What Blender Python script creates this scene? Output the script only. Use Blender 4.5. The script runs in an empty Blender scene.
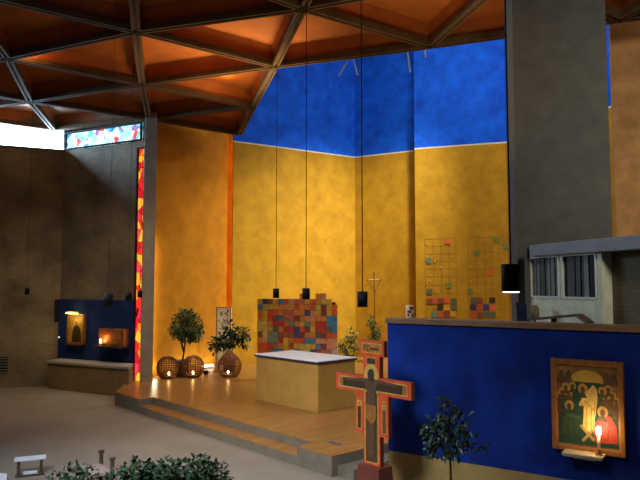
import bpy, bmesh, math, random
import numpy as np
from mathutils import Vector, Matrix
random.seed(7)
COL = bpy.context.scene.collection
V = Vector

# ---------------------------------------------------------------- camera model (used to read positions on real planes)
F, PITCH, EYE = 640.0, 0.0695, 2.7
ZC, ZD = 7.0, 0.29            # ceiling underside, dais top
CAM = V((0, 0, EYE))
def ray(px, py):
    u, v = (px - 320) / F, (240 - py) / F
    c, s = math.cos(PITCH), math.sin(PITCH)
    return V((u, c - v * s, s + v * c))
def P(px, py, z):
    d = ray(px, py); t = (z - EYE) / d.z
    return CAM + d * t
def at(px, py, Y):
    d = ray(px, py)
    return CAM + d * (Y / d.y)

class Frame:
    """vertical plane: origin, u along, n towards the room"""
    def __init__(s, p0, p1):
        s.o = V((p0[0], p0[1], 0)); d = V((p1[0] - p0[0], p1[1] - p0[1], 0)); s.len = d.length
        s.u = d.normalized(); s.n = V((s.u.y, -s.u.x, 0))
        if s.n.dot(CAM - s.o) < 0: s.n = -s.n
    def pt(s, a, z, o=0.0): return s.o + s.u * a + s.n * o + V((0, 0, z))
    def hit(s, px, py, o=0.0):
        d = ray(px, py); q = s.o + s.n * o
        t = (q - CAM).dot(s.n) / d.dot(s.n); p = CAM + d * t
        return ((p - s.o).dot(s.u), p.z)

# ---------------------------------------------------------------- materials
MATS = {}
def mat(name, col, rough=0.6, var=0.15, scale=8.0, col2=None, bump=0.0, metal=0.0, emit=0.0, ecol=None, detail=4.0, stretch=(1, 1, 1), trans=0.0):
    if name in MATS: return MATS[name]
    m = bpy.data.materials.new(name); m.use_nodes = True
    nt = m.node_tree; b = nt.nodes['Principled BSDF']
    tc = nt.nodes.new('ShaderNodeTexCoord'); mp = nt.nodes.new('ShaderNodeMapping'); nz = nt.nodes.new('ShaderNodeTexNoise'); rp = nt.nodes.new('ShaderNodeValToRGB')
    mp.inputs['Scale'].default_value = stretch
    nz.inputs['Scale'].default_value = scale; nz.inputs['Detail'].default_value = detail; nz.inputs['Roughness'].default_value = .62
    nt.links.new(tc.outputs['Object'], mp.inputs['Vector']); nt.links.new(mp.outputs['Vector'], nz.inputs['Vector'])
    nt.links.new(nz.outputs['Fac'], rp.inputs['Fac'])
    c1 = [max(0, c * (1 - var)) for c in col]; c2 = list(col2) if col2 else [min(1, c * (1 + var)) for c in col]
    rp.color_ramp.elements[0].position = .32; rp.color_ramp.elements[1].position = .68
    rp.color_ramp.elements[0].color = (*c1, 1); rp.color_ramp.elements[1].color = (*c2, 1)
    nt.links.new(rp.outputs['Color'], b.inputs['Base Color'])
    b.inputs['Roughness'].default_value = rough; b.inputs['Metallic'].default_value = metal
    if rough >= .7: b.inputs['Specular IOR Level'].default_value = .25
    if bump:
        bp = nt.nodes.new('ShaderNodeBump'); bp.inputs['Strength'].default_value = bump; bp.inputs['Distance'].default_value = .02
        nt.links.new(nz.outputs['Fac'], bp.inputs['Height']); nt.links.new(bp.outputs['Normal'], b.inputs['Normal'])
    if emit:
        if ecol: b.inputs['Emission Color'].default_value = (*ecol, 1)
        else: nt.links.new(rp.outputs['Color'], b.inputs['Emission Color'])
        b.inputs['Emission Strength'].default_value = emit
    MATS[name] = m
    return m

def glass_mat(name, cols, strength, scale, stretch=(1, 1, 1), lead=.06):
    """stained glass: voronoi pieces lit from outside, dark leading"""
    m = bpy.data.materials.new(name); m.use_nodes = True
    nt = m.node_tree; b = nt.nodes['Principled BSDF']
    tc = nt.nodes.new('ShaderNodeTexCoord'); mp = nt.nodes.new('ShaderNodeMapping'); mp.inputs['Scale'].default_value = stretch
    v1 = nt.nodes.new('ShaderNodeTexVoronoi'); v1.inputs['Scale'].default_value = scale
    v2 = nt.nodes.new('ShaderNodeTexVoronoi'); v2.feature = 'DISTANCE_TO_EDGE'; v2.inputs['Scale'].default_value = scale
    sp = nt.nodes.new('ShaderNodeSeparateColor'); rp = nt.nodes.new('ShaderNodeValToRGB'); rp.color_ramp.interpolation = 'CONSTANT'
    el = rp.color_ramp.elements
    while len(el) < len(cols): el.new(.5)
    for i, c in enumerate(cols): el[i].position = i / len(cols); el[i].color = (*c, 1)
    gt = nt.nodes.new('ShaderNodeMath'); gt.operation = 'GREATER_THAN'; gt.inputs[1].default_value = lead
    mx = nt.nodes.new('ShaderNodeMix'); mx.data_type = 'RGBA'; mx.inputs['A'].default_value = (.004, .003, .003, 1)
    L = nt.links.new
    L(tc.outputs['Object'], mp.inputs['Vector']); L(mp.outputs['Vector'], v1.inputs['Vector']); L(mp.outputs['Vector'], v2.inputs['Vector'])
    L(v1.outputs['Color'], sp.inputs['Color']); L(sp.outputs['Red'], rp.inputs['Fac']); L(v2.outputs['Distance'], gt.inputs[0])
    L(gt.outputs['Value'], mx.inputs['Factor']); L(rp.outputs['Color'], mx.inputs['B'])
    L(mx.outputs['Result'], b.inputs['Emission Color']); b.inputs['Emission Strength'].default_value = strength
    b.inputs['Base Color'].default_value = (.02, .02, .02, 1); b.inputs['Roughness'].default_value = .2
    return m

def brick_mat(name, c1, c2, mortar, scale, bump=.5, rough=.85):
    m = bpy.data.materials.new(name); m.use_nodes = True
    nt = m.node_tree; b = nt.nodes['Principled BSDF']; L = nt.links.new
    uv = nt.nodes.new('ShaderNodeUVMap')
    br = nt.nodes.new('ShaderNodeTexBrick'); br.inputs['Color1'].default_value = (*c1, 1); br.inputs['Color2'].default_value = (*c2, 1)
    br.inputs['Mortar'].default_value = (*mortar, 1); br.inputs['Scale'].default_value = scale; br.inputs['Mortar Size'].default_value = .015
    nz = nt.nodes.new('ShaderNodeTexNoise'); nz.inputs['Scale'].default_value = 1.2; nz.inputs['Detail'].default_value = 8
    mx = nt.nodes.new('ShaderNodeMix'); mx.data_type = 'RGBA'; mx.blend_type = 'MULTIPLY'; mx.inputs['Factor'].default_value = .85
    rp = nt.nodes.new('ShaderNodeValToRGB'); rp.color_ramp.elements[0].position = .3; rp.color_ramp.elements[1].position = .7
    rp.color_ramp.elements[0].color = (.35, .35, .35, 1); rp.color_ramp.elements[1].color = (1.0, 1.0, 1.0, 1)
    L(uv.outputs['UV'], br.inputs['Vector']); L(uv.outputs['UV'], nz.inputs['Vector']); L(nz.outputs['Fac'], rp.inputs['Fac'])
    L(br.outputs['Color'], mx.inputs['A']); L(rp.outputs['Color'], mx.inputs['B']); L(mx.outputs['Result'], b.inputs['Base Color'])
    n2 = nt.nodes.new('ShaderNodeTexNoise'); n2.inputs['Scale'].default_value = 14; n2.inputs['Detail'].default_value = 6
    L(uv.outputs['UV'], n2.inputs['Vector'])
    ad = nt.nodes.new('ShaderNodeMath'); ad.operation = 'ADD'; L(br.outputs['Fac'], ad.inputs[0])
    ml = nt.nodes.new('ShaderNodeMath'); ml.operation = 'MULTIPLY'; ml.inputs[1].default_value = -1.6; L(n2.outputs['Fac'], ml.inputs[0]); L(ml.outputs[0], ad.inputs[1])
    bp = nt.nodes.new('ShaderNodeBump'); bp.inputs['Strength'].default_value = bump; bp.inputs['Distance'].default_value = .03; bp.invert = True
    L(ad.outputs[0], bp.inputs['Height']); L(bp.outputs['Normal'], b.inputs['Normal'])
    b.inputs['Roughness'].default_value = rough
    return m

def plank_mat(name, c1, c2, rot):
    m = bpy.data.materials.new(name); m.use_nodes = True
    nt = m.node_tree; b = nt.nodes['Principled BSDF']; L = nt.links.new
    tc = nt.nodes.new('ShaderNodeTexCoord'); mp = nt.nodes.new('ShaderNodeMapping'); mp.inputs['Rotation'].default_value = (0, 0, rot)
    br = nt.nodes.new('ShaderNodeTexBrick'); br.inputs['Color1'].default_value = (*c1, 1); br.inputs['Color2'].default_value = (*c2, 1)
    br.inputs['Mortar'].default_value = (c1[0] * .4, c1[1] * .4, c1[2] * .4, 1); br.inputs['Scale'].default_value = 1.0
    br.inputs['Brick Width'].default_value = .9; br.inputs['Row Height'].default_value = .09; br.inputs['Mortar Size'].default_value = .003; br.inputs['Bias'].default_value = -.1
    nz = nt.nodes.new('ShaderNodeTexNoise'); nz.inputs['Scale'].default_value = 3; nz.inputs['Detail'].default_value = 5
    mx = nt.nodes.new('ShaderNodeMix'); mx.data_type = 'RGBA'; mx.blend_type = 'OVERLAY'; mx.inputs['Factor'].default_value = .35
    L(tc.outputs['Object'], mp.inputs['Vector']); L(mp.outputs['Vector'], br.inputs['Vector']); L(mp.outputs['Vector'], nz.inputs['Vector'])
    L(br.outputs['Color'], mx.inputs['A']); L(nz.outputs['Color'], mx.inputs['B']); L(mx.outputs['Result'], b.inputs['Base Color'])
    b.inputs['Roughness'].default_value = .32
    return m

# ---------------------------------------------------------------- mesh builder
class MB:
    def __init__(s): s.v = []; s.f = []; s.mi = []; s.uv = []
    def face(s, pts, mi=0, uv=None):
        k = len(s.v); s.v += [V(p) for p in pts]; s.f.append(list(range(k, k + len(pts)))); s.mi.append(mi); s.uv.append(uv); return s
    def solid(s, bot, top, mi=0, mtop=None, cap=True):
        n = len(bot); k = len(s.v); s.v += [V(p) for p in bot] + [V(p) for p in top]
        a = sum(( (V(bot[i]) - V(bot[0])).cross(V(bot[(i + 1) % n]) - V(bot[0])) for i in range(n)), V((0, 0, 0)))
        flip = a.dot(V(top[0]) - V(bot[0])) < 0
        def add(f, m):
            s.f.append(f[::-1] if flip else f); s.mi.append(m); s.uv.append(None)
        for i in range(n):
            j = (i + 1) % n; add([k + i, k + j, k + n + j, k + n + i], mi)
        if cap: add([k + i for i in range(n)][::-1], mi)
        add([k + n + i for i in range(n)], mi if mtop is None else mtop)
        return s
    def slab(s, poly, z0, z1, mi=0, mtop=None):
        return s.solid([V((p[0], p[1], z0)) for p in poly], [V((p[0], p[1], z1)) for p in poly], mi, mtop)
    def prism(s, fr, pts, o0, o1, mi=0, mtop=None):
        return s.solid([fr.pt(a, z, o0) for a, z in pts], [fr.pt(a, z, o1) for a, z in pts], mi, mtop)
    def rect(s, fr, a0, a1, z0, z1, o0, o1, mi=0, mtop=None):
        return s.prism(fr, [(a0, z0), (a1, z0), (a1, z1), (a0, z1)], o0, o1, mi, mtop)
    def bar(s, p0, p1, w, h, mi=0, up=V((0, 0, 1))):
        p0, p1 = V(p0), V(p1); d = (p1 - p0).normalized(); sd = d.cross(up)
        sd = sd.normalized() if sd.length > 1e-5 else V((1, 0, 0)); u = sd.cross(d).normalized()
        c = [(-w / 2, -h / 2), (w / 2, -h / 2), (w / 2, h / 2), (-w / 2, h / 2)]
        return s.solid([p0 + sd * x + u * y for x, y in c], [p1 + sd * x + u * y for x, y in c], mi)
    def tube(s, p0, p1, r0, r1=None, n=8, mi=0):
        p0, p1 = V(p0), V(p1); r1 = r0 if r1 is None else r1
        d = (p1 - p0).normalized(); a = d.cross(V((0, 0, 1)));  a = a.normalized() if a.length > 1e-4 else V((1, 0, 0)); b = d.cross(a)
        ring = lambda p, r: [p + (a * math.cos(t) + b * math.sin(t)) * r for t in [2 * math.pi * i / n for i in range(n)]]
        return s.solid(ring(p0, r0), ring(p1, r1), mi)
    def lathe(s, c, prof, n=20, mi=0):
        c = V(c); k = len(s.v)
        for r, z in prof: s.v += [c + V((r * math.cos(2 * math.pi * i / n), r * math.sin(2 * math.pi * i / n), z)) for i in range(n)]
        for q in range(len(prof) - 1):
            for i in range(n):
                j = (i + 1) % n; s.f.append([k + q * n + i, k + q * n + j, k + (q + 1) * n + j, k + (q + 1) * n + i]); s.mi.append(mi); s.uv.append(None)
        return s
    def ball(s, c, r, n=12, mi=0, sq=(1, 1, 1)):
        c = V(c); m = n // 2; k = len(s.v)
        for q in range(m + 1):
            t = math.pi * q / m
            s.v += [c + V((r * sq[0] * math.sin(t) * math.cos(2 * math.pi * i / n), r * sq[1] * math.sin(t) * math.sin(2 * math.pi * i / n), -r * sq[2] * math.cos(t))) for i in range(n)]
        for q in range(m):
            for i in range(n):
                j = (i + 1) % n; s.f.append([k + q * n + i, k + q * n + j, k + (q + 1) * n + j, k + (q + 1) * n + i]); s.mi.append(mi); s.uv.append(None)
        return s
    def leaf(s, p, d, up, L, W, mi=0):
        d = d.normalized(); sd = d.cross(up); sd = sd.normalized() if sd.length > 1e-4 else V((1, 0, 0)); n = sd.cross(d)
        m = p + d * L * .5
        a, b, t = m + sd * W * .5 + n * W * .18, m - sd * W * .5 + n * W * .18, p + d * L - n * L * .12
        k = len(s.v); s.v += [p, a, t, b, m]; s.f += [[k, k + 1, k + 4], [k + 1, k + 2, k + 4], [k + 4, k + 2, k + 3], [k, k + 4, k + 3]]
        s.mi += [mi] * 4; s.uv += [None] * 4
        return s
    def build(s, name, mats, parent=None, smooth=False, bevel=0.0):
        if not isinstance(mats, (list, tuple)): mats = [mats]
        if parent is not None:
            org = V(parent['_w']) if '_w' in parent else V((0, 0, 0))
        else:
            xs = [p.x for p in s.v]; ys = [p.y for p in s.v]; org = V(((min(xs) + max(xs)) / 2, (min(ys) + max(ys)) / 2, min(p.z for p in s.v)))
        me = bpy.data.meshes.new(name); me.from_pydata([p - org for p in s.v], [], s.f)
        for m in mats: me.materials.append(m)
        for i, p in enumerate(me.polygons): p.material_index = s.mi[i]; p.use_smooth = smooth
        if any(s.uv):
            ul = me.uv_layers.new(name='UVMap')
            for i, p in enumerate(me.polygons):
                if s.uv[i]:
                    for li, q in zip(p.loop_indices, s.uv[i]): ul.data[li].uv = q
        o = bpy.data.objects.new(name, me); COL.objects.link(o)
        if parent is not None:
            o.parent = parent; W[o.name] = org
        else:
            o.location = org; W[o.name] = org
        o['_w'] = tuple(org)
        if bevel:
            md = o.modifiers.new('bevel', 'BEVEL'); md.width = bevel; md.segments = 2; md.limit_method = 'ANGLE'
        return o
W = {}
def thing(name, label, cat, loc, group=None):
    o = bpy.data.objects.new(name, None); o.empty_display_size = .1; COL.objects.link(o); o.location = loc; o['_w'] = tuple(V(loc))
    return tag(o, label, cat, group)
def tag(o, label, cat, group=None):
    o['label'] = label; o['category'] = cat
    if group: o['group'] = group
    return o
def struct(o, label=None, cat='structure'):
    o['kind'] = 'structure'
    if label: o['label'] = label; o['category'] = cat
    return o
def oval(cx, cz, rx, rz, n=16): return [(cx + rx * math.cos(2 * math.pi * i / n), cz + rz * math.sin(2 * math.pi * i / n)) for i in range(n)]
def foliage(mb, blobs, n, L, Wd, droop=.3, mi=0):
    tot = sum(b[1][0] * b[1][1] * b[1][2] for b in blobs)
    for c, r in blobs:
        for _ in range(int(n * r[0] * r[1] * r[2] / tot)):
            d = V((random.gauss(0, 1), random.gauss(0, 1), random.gauss(0, 1))).normalized(); q = random.random() ** .45
            p = V(c) + V((d.x * r[0], d.y * r[1], d.z * r[2])) * q
            dr = (d + V((random.gauss(0, .6), random.gauss(0, .6), random.gauss(0, .6) - droop))).normalized()
            k = random.uniform(.7, 1.2)
            mb.leaf(p, dr, V((random.gauss(0, .4), random.gauss(0, .4), 1)), L * k, Wd * k, mi)
    return mb
def quadwall(mb, fr, a0, a1, z0, z1, o=0.0, mi=0):
    return mb.face([fr.pt(a0, z0, o), fr.pt(a1, z0, o), fr.pt(a1, z1, o), fr.pt(a0, z1, o)], mi, [(a0, z0), (a1, z0), (a1, z1), (a0, z1)])

# ---------------------------------------------------------------- palette
M_yellow = mat('yellow_paint', (.42, .218, .009), .8, .12, 2.3, (.53, .285, .015), bump=.25, detail=9)
M_blue = mat('vivid_blue_paint', (.0020, .085, .74), .8, .2, 2.4, (.004, .14, .95), bump=.2, detail=9)
M_chalk = mat('chalk_line', (.70, .66, .5), .8)
M_orange = mat('orange_paint', (.44, .18, .006), .8, .14, 2.2, (.53, .235, .011), bump=.2, detail=9)
M_navy = mat('navy_blue_paint', (.002, .018, .19), .85, .35, 1.6, (.004, .038, .32), bump=.2, detail=9)
M_ochre = mat('ochre_paint', (.34, .23, .075), .8, .2, 3.0)
M_conc = mat('grey_concrete', (.16, .15, .135), .85, .22, 3.0, bump=.2, detail=8)
M_dconc = mat('dark_pier_concrete', (.100, .094, .078), .9, .15, 4.0, bump=.15, detail=8)
M_beam = mat('beam_concrete', (.12, .075, .036), .85, .25, 5.0, bump=.2)
M_coffer = mat('orange_stained_wood', (.40, .105, .016), .6, .18, 1.6, (.50, .145, .022), detail=6)
M_floor = mat('grey_brown_floor', (.26, .215, .165), .7, .12, 1.3, detail=8)
M_wood = plank_mat('oak_parquet', (.30, .135, .036), (.39, .195, .058), math.radians(-48))
M_riser = mat('grey_riser', (.175, .15, .11), .8, .15, 4)
M_cap = mat('brown_wood_cap', (.25, .135, .065), .55, .25, 4, stretch=(1, 1, 6))
M_altar = mat('plywood_ochre', (.46, .27, .06), .6, .12, 3, bump=.1)
M_white = mat('white_cloth', (.78, .79, .86), .8, .05, 5)
M_dark = mat('black_metal', (.009, .009, .010), .75, .2, 10)
M_cord = mat('dark_cord', (.03, .025, .02), .7)
M_leaf = mat('green_leaves', (.025, .075, .018), .45, .5, 9, (.06, .15, .035))
M_leafd = mat('deep_green_leaves', (.014, .042, .014), .4, .5, 9, (.035, .085, .028))
M_bark = mat('brown_bark', (.10, .06, .03), .9, .3, 30, bump=.4)
M_pot = mat('grey_clay_pot', (.16, .14, .12), .8, .2, 12)
M_soil = mat('dark_soil', (.03, .02, .012), 1, .3, 30)
M_wick = mat('brown_wicker', (.22, .065, .015), .6, .35, 30)
M_flame = mat('candle_flame', (1, .6, .2), .5, emit=18, ecol=(1, .62, .22))
M_flame_hot = mat('icon_candle_flame', (1, .8, .4), .5, emit=60, ecol=(1, .85, .5))
M_wax = mat('cream_wax', (.75, .62, .4), .5, .05, 10, emit=.06, ecol=(1, .5, .15))
M_gold = mat('gold_leaf', (.62, .38, .07), .4, .2, 20, metal=.15)
M_goldd = mat('aged_gilt_wood', (.30, .115, .022), .45, .25, 14)
M_red = mat('icon_red_paint', (.62, .075, .02), .5, .2, 10)
M_reddark = mat('dark_red_wood', (.16, .022, .012), .5, .2, 10)
M_brown = mat('dark_brown_paint', (.05, .026, .012), .55, .3, 14)
M_skin = mat('painted_skin', (.34, .17, .07), .6, .2, 16)
M_green = mat('icon_dark_green', (.012, .05, .03), .55, .35, 14)
M_robe = mat('cream_gold_robe', (.60, .40, .11), .55, .3, 14)
M_stone = mat('pale_bench_top', (.40, .38, .35), .7, .1, 8)
M_bench = mat('tan_bench_side', (.24, .16, .075), .8, .15, 6)
M_boothw = mat('pale_green_plaster', (.66, .66, .48), .85, .14, 7, bump=.2)
M_fascia = mat('blue_grey_fascia', (.23, .245, .275), .8, .1, 6)
M_frame_w = mat('cream_window_frame', (.62, .62, .52), .6, .08, 8)
M_blind = mat('grey_blind', (.10, .105, .10), .8, .7, 9, (.2, .2, .19), stretch=(3, 3, .05))
M_void = mat('dark_interior', (.01, .01, .012), .9)
M_brownwall = mat('brown_plaster', (.44, .22, .075), .85, .25, 3, bump=.25, detail=8)
M_brick_l = brick_mat('left_stone_wall', (.33, .25, .14), (.27, .205, .12), (.27, .20, .115), 2.2, .5)
M_brick_b = brick_mat('alcove_stone_wall', (.29, .23, .15), (.24, .19, .13), (.235, .185, .125), 2.2, .5)
M_brick_d = brick_mat('booth_brick', (.20, .15, .08), (.16, .12, .065), (.10, .08, .05), 5, .5)
M_wood_d = mat('dark_stained_wood', (.06, .035, .022), .5, .3, 12)
M_wood_p = mat('pink_brown_seat', (.34, .24, .20), .6, .12, 10)
M_stoolw = mat('pale_grey_board', (.62, .66, .72), .6, .06, 8)
M_strut = mat('pale_metal_strut', (.5, .55, .6), .5)
M_win = mat('daylight_pane', (1, 1, 1), .5, emit=14, ecol=(.62, .86, 1.0))
M_tubeglow = mat('fluorescent_tube', (1, 1, 1), .5, emit=7, ecol=(1, .93, .78))

# ---------------------------------------------------------------- ceiling lattice (triangular concrete grid)
px_nodes = [((303, 8), 0, 0), ((275, 66), 1, 0), ((253, 107), 2, 0), ((136, 31), 1, -1), ((142, 84), 2, -1), ((149, 119), 3, -1), ((430, 46), 0, 1), ((8, 58), 2, -2), ((30, 101), 3, -2)]
A = []; bx = []; by = []
for (x, y), i, j in px_nodes:
    p = P(x, y, ZC); A.append([1, i, j]); bx.append(p.x); by.append(p.y)
sx = np.linalg.lstsq(np.array(A, float), np.array(bx), rcond=None)[0]; sy = np.linalg.lstsq(np.array(A, float), np.array(by), rcond=None)[0]
LO, LA, LB = V((sx[0], sy[0], 0)), V((sx[1], sy[1], 0)), V((sx[2], sy[2], 0))
LPX = {(i, j): P(x, y, ZC) for (x, y), i, j in px_nodes}
def node(i, j, z=ZC):
    if (i, j) in LPX: q = LPX[(i, j)]; return V((q.x, q.y, z))
    p = LO + LA * i + LB * j; return V((p.x, p.y, z))

# ---------------------------------------------------------------- plan points of the walls
PC0 = P(58, 385, 0)                                     # far left corner
ZS = None
fr_c = at(58, 151, PC0.y); ZS = fr_c.z                  # sill of the clerestory
PL = P(0, 146, ZS); dL = (V((PL.x, PL.y, 0)) - V((PC0.x, PC0.y, 0))).normalized()
PL2 = V((PC0.x, PC0.y, 0)) + dL * 9.0                   # left wall runs on out of the frame
PA1 = P(142, 141, ZS)
FL = Frame(PL2, PC0); FA = Frame(PC0, PA1)
PO0 = P(151, 376.3, ZD); PBL = P(231, 364, ZD)
dO = (V((PBL.x, PBL.y, 0)) - V((PO0.x, PO0.y, 0))).normalized()
FO = Frame(PO0, V((PBL.x, PBL.y, 0)) + dO * 1.2)
PBLf = at(231.5, 364, PBL.y - .26); PBLf = V((PBLf.x, PBLf.y, 0))
ZB = at(232, 142, PBLf.y).z                             # yellow / blue boundary
PBC = P(355, 158, ZB); PB1 = P(413, 151.5, ZB); PB1b = P(414.5, 149.5, ZB); PB2 = P(506, 143, ZB); PB3 = P(613, 107, ZB)
FBL = Frame(PBLf, PBC); FBR = Frame(PBC, PB1); FBP = Frame(PB1b, PB2); FBF = Frame(PB2, V((PB3.x, PB3.y, 0)) + (V((PB3.x, PB3.y, 0)) - V((PB2.x, PB2.y, 0))).normalized() * 1.5)
ZTOP = 11.5

# ---------------------------------------------------------------- floor, dais
mb = MB(); mb.slab([(-22, -3), (16, -3), (16, 30), (-22, 30)], -.2, 0)
floor = struct(mb.build('floor', M_floor), 'grey brown stone floor of the nave', 'floor')

A0 = P(115, 392, ZD); Fp = P(297, 446, ZD); dF = (V((Fp.x, Fp.y, 0)) - V((A0.x, A0.y, 0))).normalized()
A0 = V((A0.x, A0.y, 0))
def along(p, d, z=ZD): return A0 + dF * (P(*p, z) - A0).dot(dF)
nF = V((dF.y, -dF.x, 0)); nF = nF if nF.dot(CAM - A0) > 0 else -nF
C0 = along((337, 455), 0); F0 = along((297, 446), 0)
f1 = along((140, 399), 0)
REC = .34
r1 = f1 - nF * REC; r2 = F0 - nF * REC
S1 = C0 - nF * 14
col_in = P(139, 381, ZD)
poly = [A0, f1, r1, r2, F0, C0, S1, V((-6, 24, 0)), V((col_in.x - 1.2, col_in.y + 2.5, 0)), V((col_in.x - .3, col_in.y + .2, 0))]
dais = MB(); dais.slab(poly, 0, ZD - .03, 0); top = MB(); top.slab(poly, ZD - .03, ZD, 1, 0)
D = struct(dais.build('dais', M_riser), 'raised wooden altar platform with recessed front step', 'platform')
top.build('parquet_top', [M_wood, M_cap], D)
st = MB(); st.slab([f1, F0, r2, r1], 0, ZD / 2 - .02, 0); st.build('step_riser', M_riser, D)
st = MB(); st.slab([f1, F0, r2, r1], ZD / 2 - .02, ZD / 2 + .005, 1, 0); st.build('step_tread', [M_wood, M_cap], D)
sd = dF
st = MB(); st.slab([C0 - nF * .12, C0 + sd * .32 - nF * .12, C0 + sd * .32 - nF * 2.6, C0 - nF * 2.6], 0, ZD / 2, 0); st.build('side_step', M_riser, D)

# floor hatch on the dais
c = P(335, 443.5, ZD); mb = MB()
e1, e2 = dF * .13, nF * .05
mb.slab([c - e1 - e2, c + e1 - e2, c + e1 + e2, c - e1 + e2], ZD, ZD + .006)
tag(mb.build('floor_socket', mat('dull_steel', (.10, .10, .10), .5, .2, 20)), 'small dark metal socket plate set in the platform boards', 'socket plate')

# ---------------------------------------------------------------- left walls
mb = MB(); quadwall(mb, FL, 0, FL.len, 0, ZS); quadwall(mb, FL, 0, FL.len, ZC + .15, ZC + 1)
struct(mb.build('wall_left', M_brick_l), 'dark rough stone side wall under the bright window', 'wall')
aS = FA.hit(134.5, 300)[0]
zt = FA.hit(139, 148)[1]
mb = MB(); quadwall(mb, FA, 0, aS, 0, ZS); quadwall(mb, FA, aS, FA.len + .1, zt, ZS); quadwall(mb, FA, 0, FA.len + .1, ZC + .15, ZC + 1)
struct(mb.build('wall_alcove', M_brick_b), 'rough grey brown stone wall above the blue alcove', 'wall')
# clerestory windows
def window(name, fr, a0, a1, z0, z1, pane_mat, frame_mat, bars, label, fw=.07, o=0.0, deep=.06):
    root = thing(name, label, 'window', fr.pt((a0 + a1) / 2, z0, o)); root['kind'] = 'structure'
    m = MB(); m.rect(fr, a0, a1, z0, z1, o - deep, o - deep + .02); m.build('pane', pane_mat, root)
    m = MB(); m.rect(fr, a0, a1, z0, z0 + fw, o - deep, o + .05); m.rect(fr, a0, a1, z1 - fw, z1, o - .06, o + .05)
    for k in range(bars + 1):
        x = a0 + (a1 - a0 - fw) * k / max(1, bars); m.rect(fr, x, x + fw, z0 + fw, z1 - fw, o - .06, o + .03)
    m.build('window_frame', frame_mat, root)
    return root
window('window_1', FL, FL.len - 8.8, FL.len - .02, ZS, ZC + .15, M_win, M_conc, 0, 'blown-out white daylight clerestory window high in side wall', .03, deep=.62)
G_cyan = glass_mat('cyan_stained_glass', [(.25, .75, .95), (.5, .95, 1), (.08, .45, .75), (.75, .98, .95), (.3, .85, .85), (.55, .8, .95), (.12, .5, .7), (.4, .95, .8), (.25, .1, .3), (.75, .05, .05), (.05, .2, .5), (.6, .9, 1)], 2.2, 6.5, (1, 1, 1), lead=.012)
window('window_2', FA, .02, FA.len - .02, ZS + .02, ZC - .12, G_cyan, M_dark, 1, 'pale blue stained glass clerestory strip over the alcove wall', .03)
G_red = glass_mat('red_stained_glass', [(.9, .02, .01), (.85, .03, .02), (1, .5, .03), (.75, .01, .02), (.95, .05, .08), (1, .25, .02), (.85, .02, .08), (1, .42, .03), (.6, .01, .02), (.8, .02, .02)], 1.25, 4.6, (1, 1, .8), lead=.02)
window('window_3', FA, aS, FA.hit(142.7, 300)[0], .02, zt, G_red, M_dark, 1, 'narrow tall red and yellow stained glass strip', .02)
# concrete column at the end of the alcove
a0 = FA.hit(142.7, 300)[0]
q0 = FA.pt(a0, 0, .04); q1 = at(154, 300, q0.y - .05)
cp = [q0, V((q1.x, q1.y, 0)), V((q1.x * (1 + .42 / q1.y) - .01, q1.y + .42, 0)), V((q0.x * (1 + .42 / q0.y), q0.y + .42, 0))]
mb = MB(); mb.slab(cp, 0, ZC + .1); struct(mb.build('column', mat('pale_column_concrete', (.40, .37, .31), .85, .15, 3, bump=.2), bevel=.01), 'slim grey concrete column between stained glass and orange wall', 'column')

# blue painted panel in the alcove
aP0 = .0; aP1 = FA.hit(134.2, 330)[0]
zP1 = FA.hit(100, 300)[1]
mb = MB(); mb.rect(FA, .01, aP1, .0, zP1, .0, .05)
struct(mb.build('wall_alcove_panel', mat('dusky_blue_paint', (.008, .028, .14), .85, .3, 2, (.012, .042, .19))), 'dark blue painted panel at the back of the alcove', 'wall panel')
# short return of the blue panel on the side wall
b0 = FL.hit(54.5, 312)[0]
mb = MB(); mb.rect(FL, b0, FL.len - .01, FL.hit(56, 322)[1], zP1, .0, .06)
tag(mb.build('loudspeaker', M_dark, bevel=.01), 'black box loudspeaker in the corner beside the alcove icon', 'loudspeaker')

# bench along the alcove
t = thing('stone_bench', 'long tan bench with pale top below the dark blue alcove panel', 'bench', FA.pt(1.4, 0, .3))
b_l = FA.hit(48, 362, .55)[0]; b_r = FA.hit(121, 365, .55)[0]
bz = FA.hit(84, 363.0, .55)[1]
pl = [FA.pt(b_l, 0, .55), FA.pt(b_r + .25, 0, .55), FA.pt(aP1 + .05, 0, .05), FA.pt(.12, 0, .05)]
m = MB(); m.slab(pl, 0, bz - .07); m.build('bench_body', M_bench, t, bevel=.01)
pl = [FA.pt(b_l - .03, 0, .59), FA.pt(b_r + .28, 0, .59), FA.pt(aP1 + .05, 0, .05), FA.pt(.12, 0, .05)]
m = MB(); m.slab(pl, bz - .07, bz); m.build('bench_top', M_stone, t, bevel=.01)

# alcove icon with picture lamp
def px_rect(fr, x0, y0, x1, y1, o):
    a = fr.hit(x0, (y0 + y1) / 2, o)[0]; b = fr.hit(x1, (y0 + y1) / 2, o)[0]; zt_ = fr.hit((x0 + x1) / 2, y0, o)[1]; zb_ = fr.hit((x0 + x1) / 2, y1, o)[1]
    return a, b, zb_, zt_
a, b, z0, z1 = px_rect(FA, 67, 314, 84, 344, .12)
t = thing('framed_icon', 'small gilded icon lit from above in the dark blue alcove', 'icon', FA.pt((a + b) / 2, z0, .05))
w, h = b - a, z1 - z0
m = MB()
for r in ((a, a + .05, z0, z1), (b - .05, b, z0, z1), (a, b, z0, z0 + .05), (a, b, z1 - .05, z1)): m.rect(FA, *r, .05, .13)
m.build('picture_frame', M_goldd, t)
m = MB(); m.rect(FA, a + .04, b - .04, z0 + .04, z1 - .04, .05, .08); pn = m.build('icon_panel', mat('old_gold_ground', (.42, .26, .05), .5, .3, 9), t)
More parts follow.
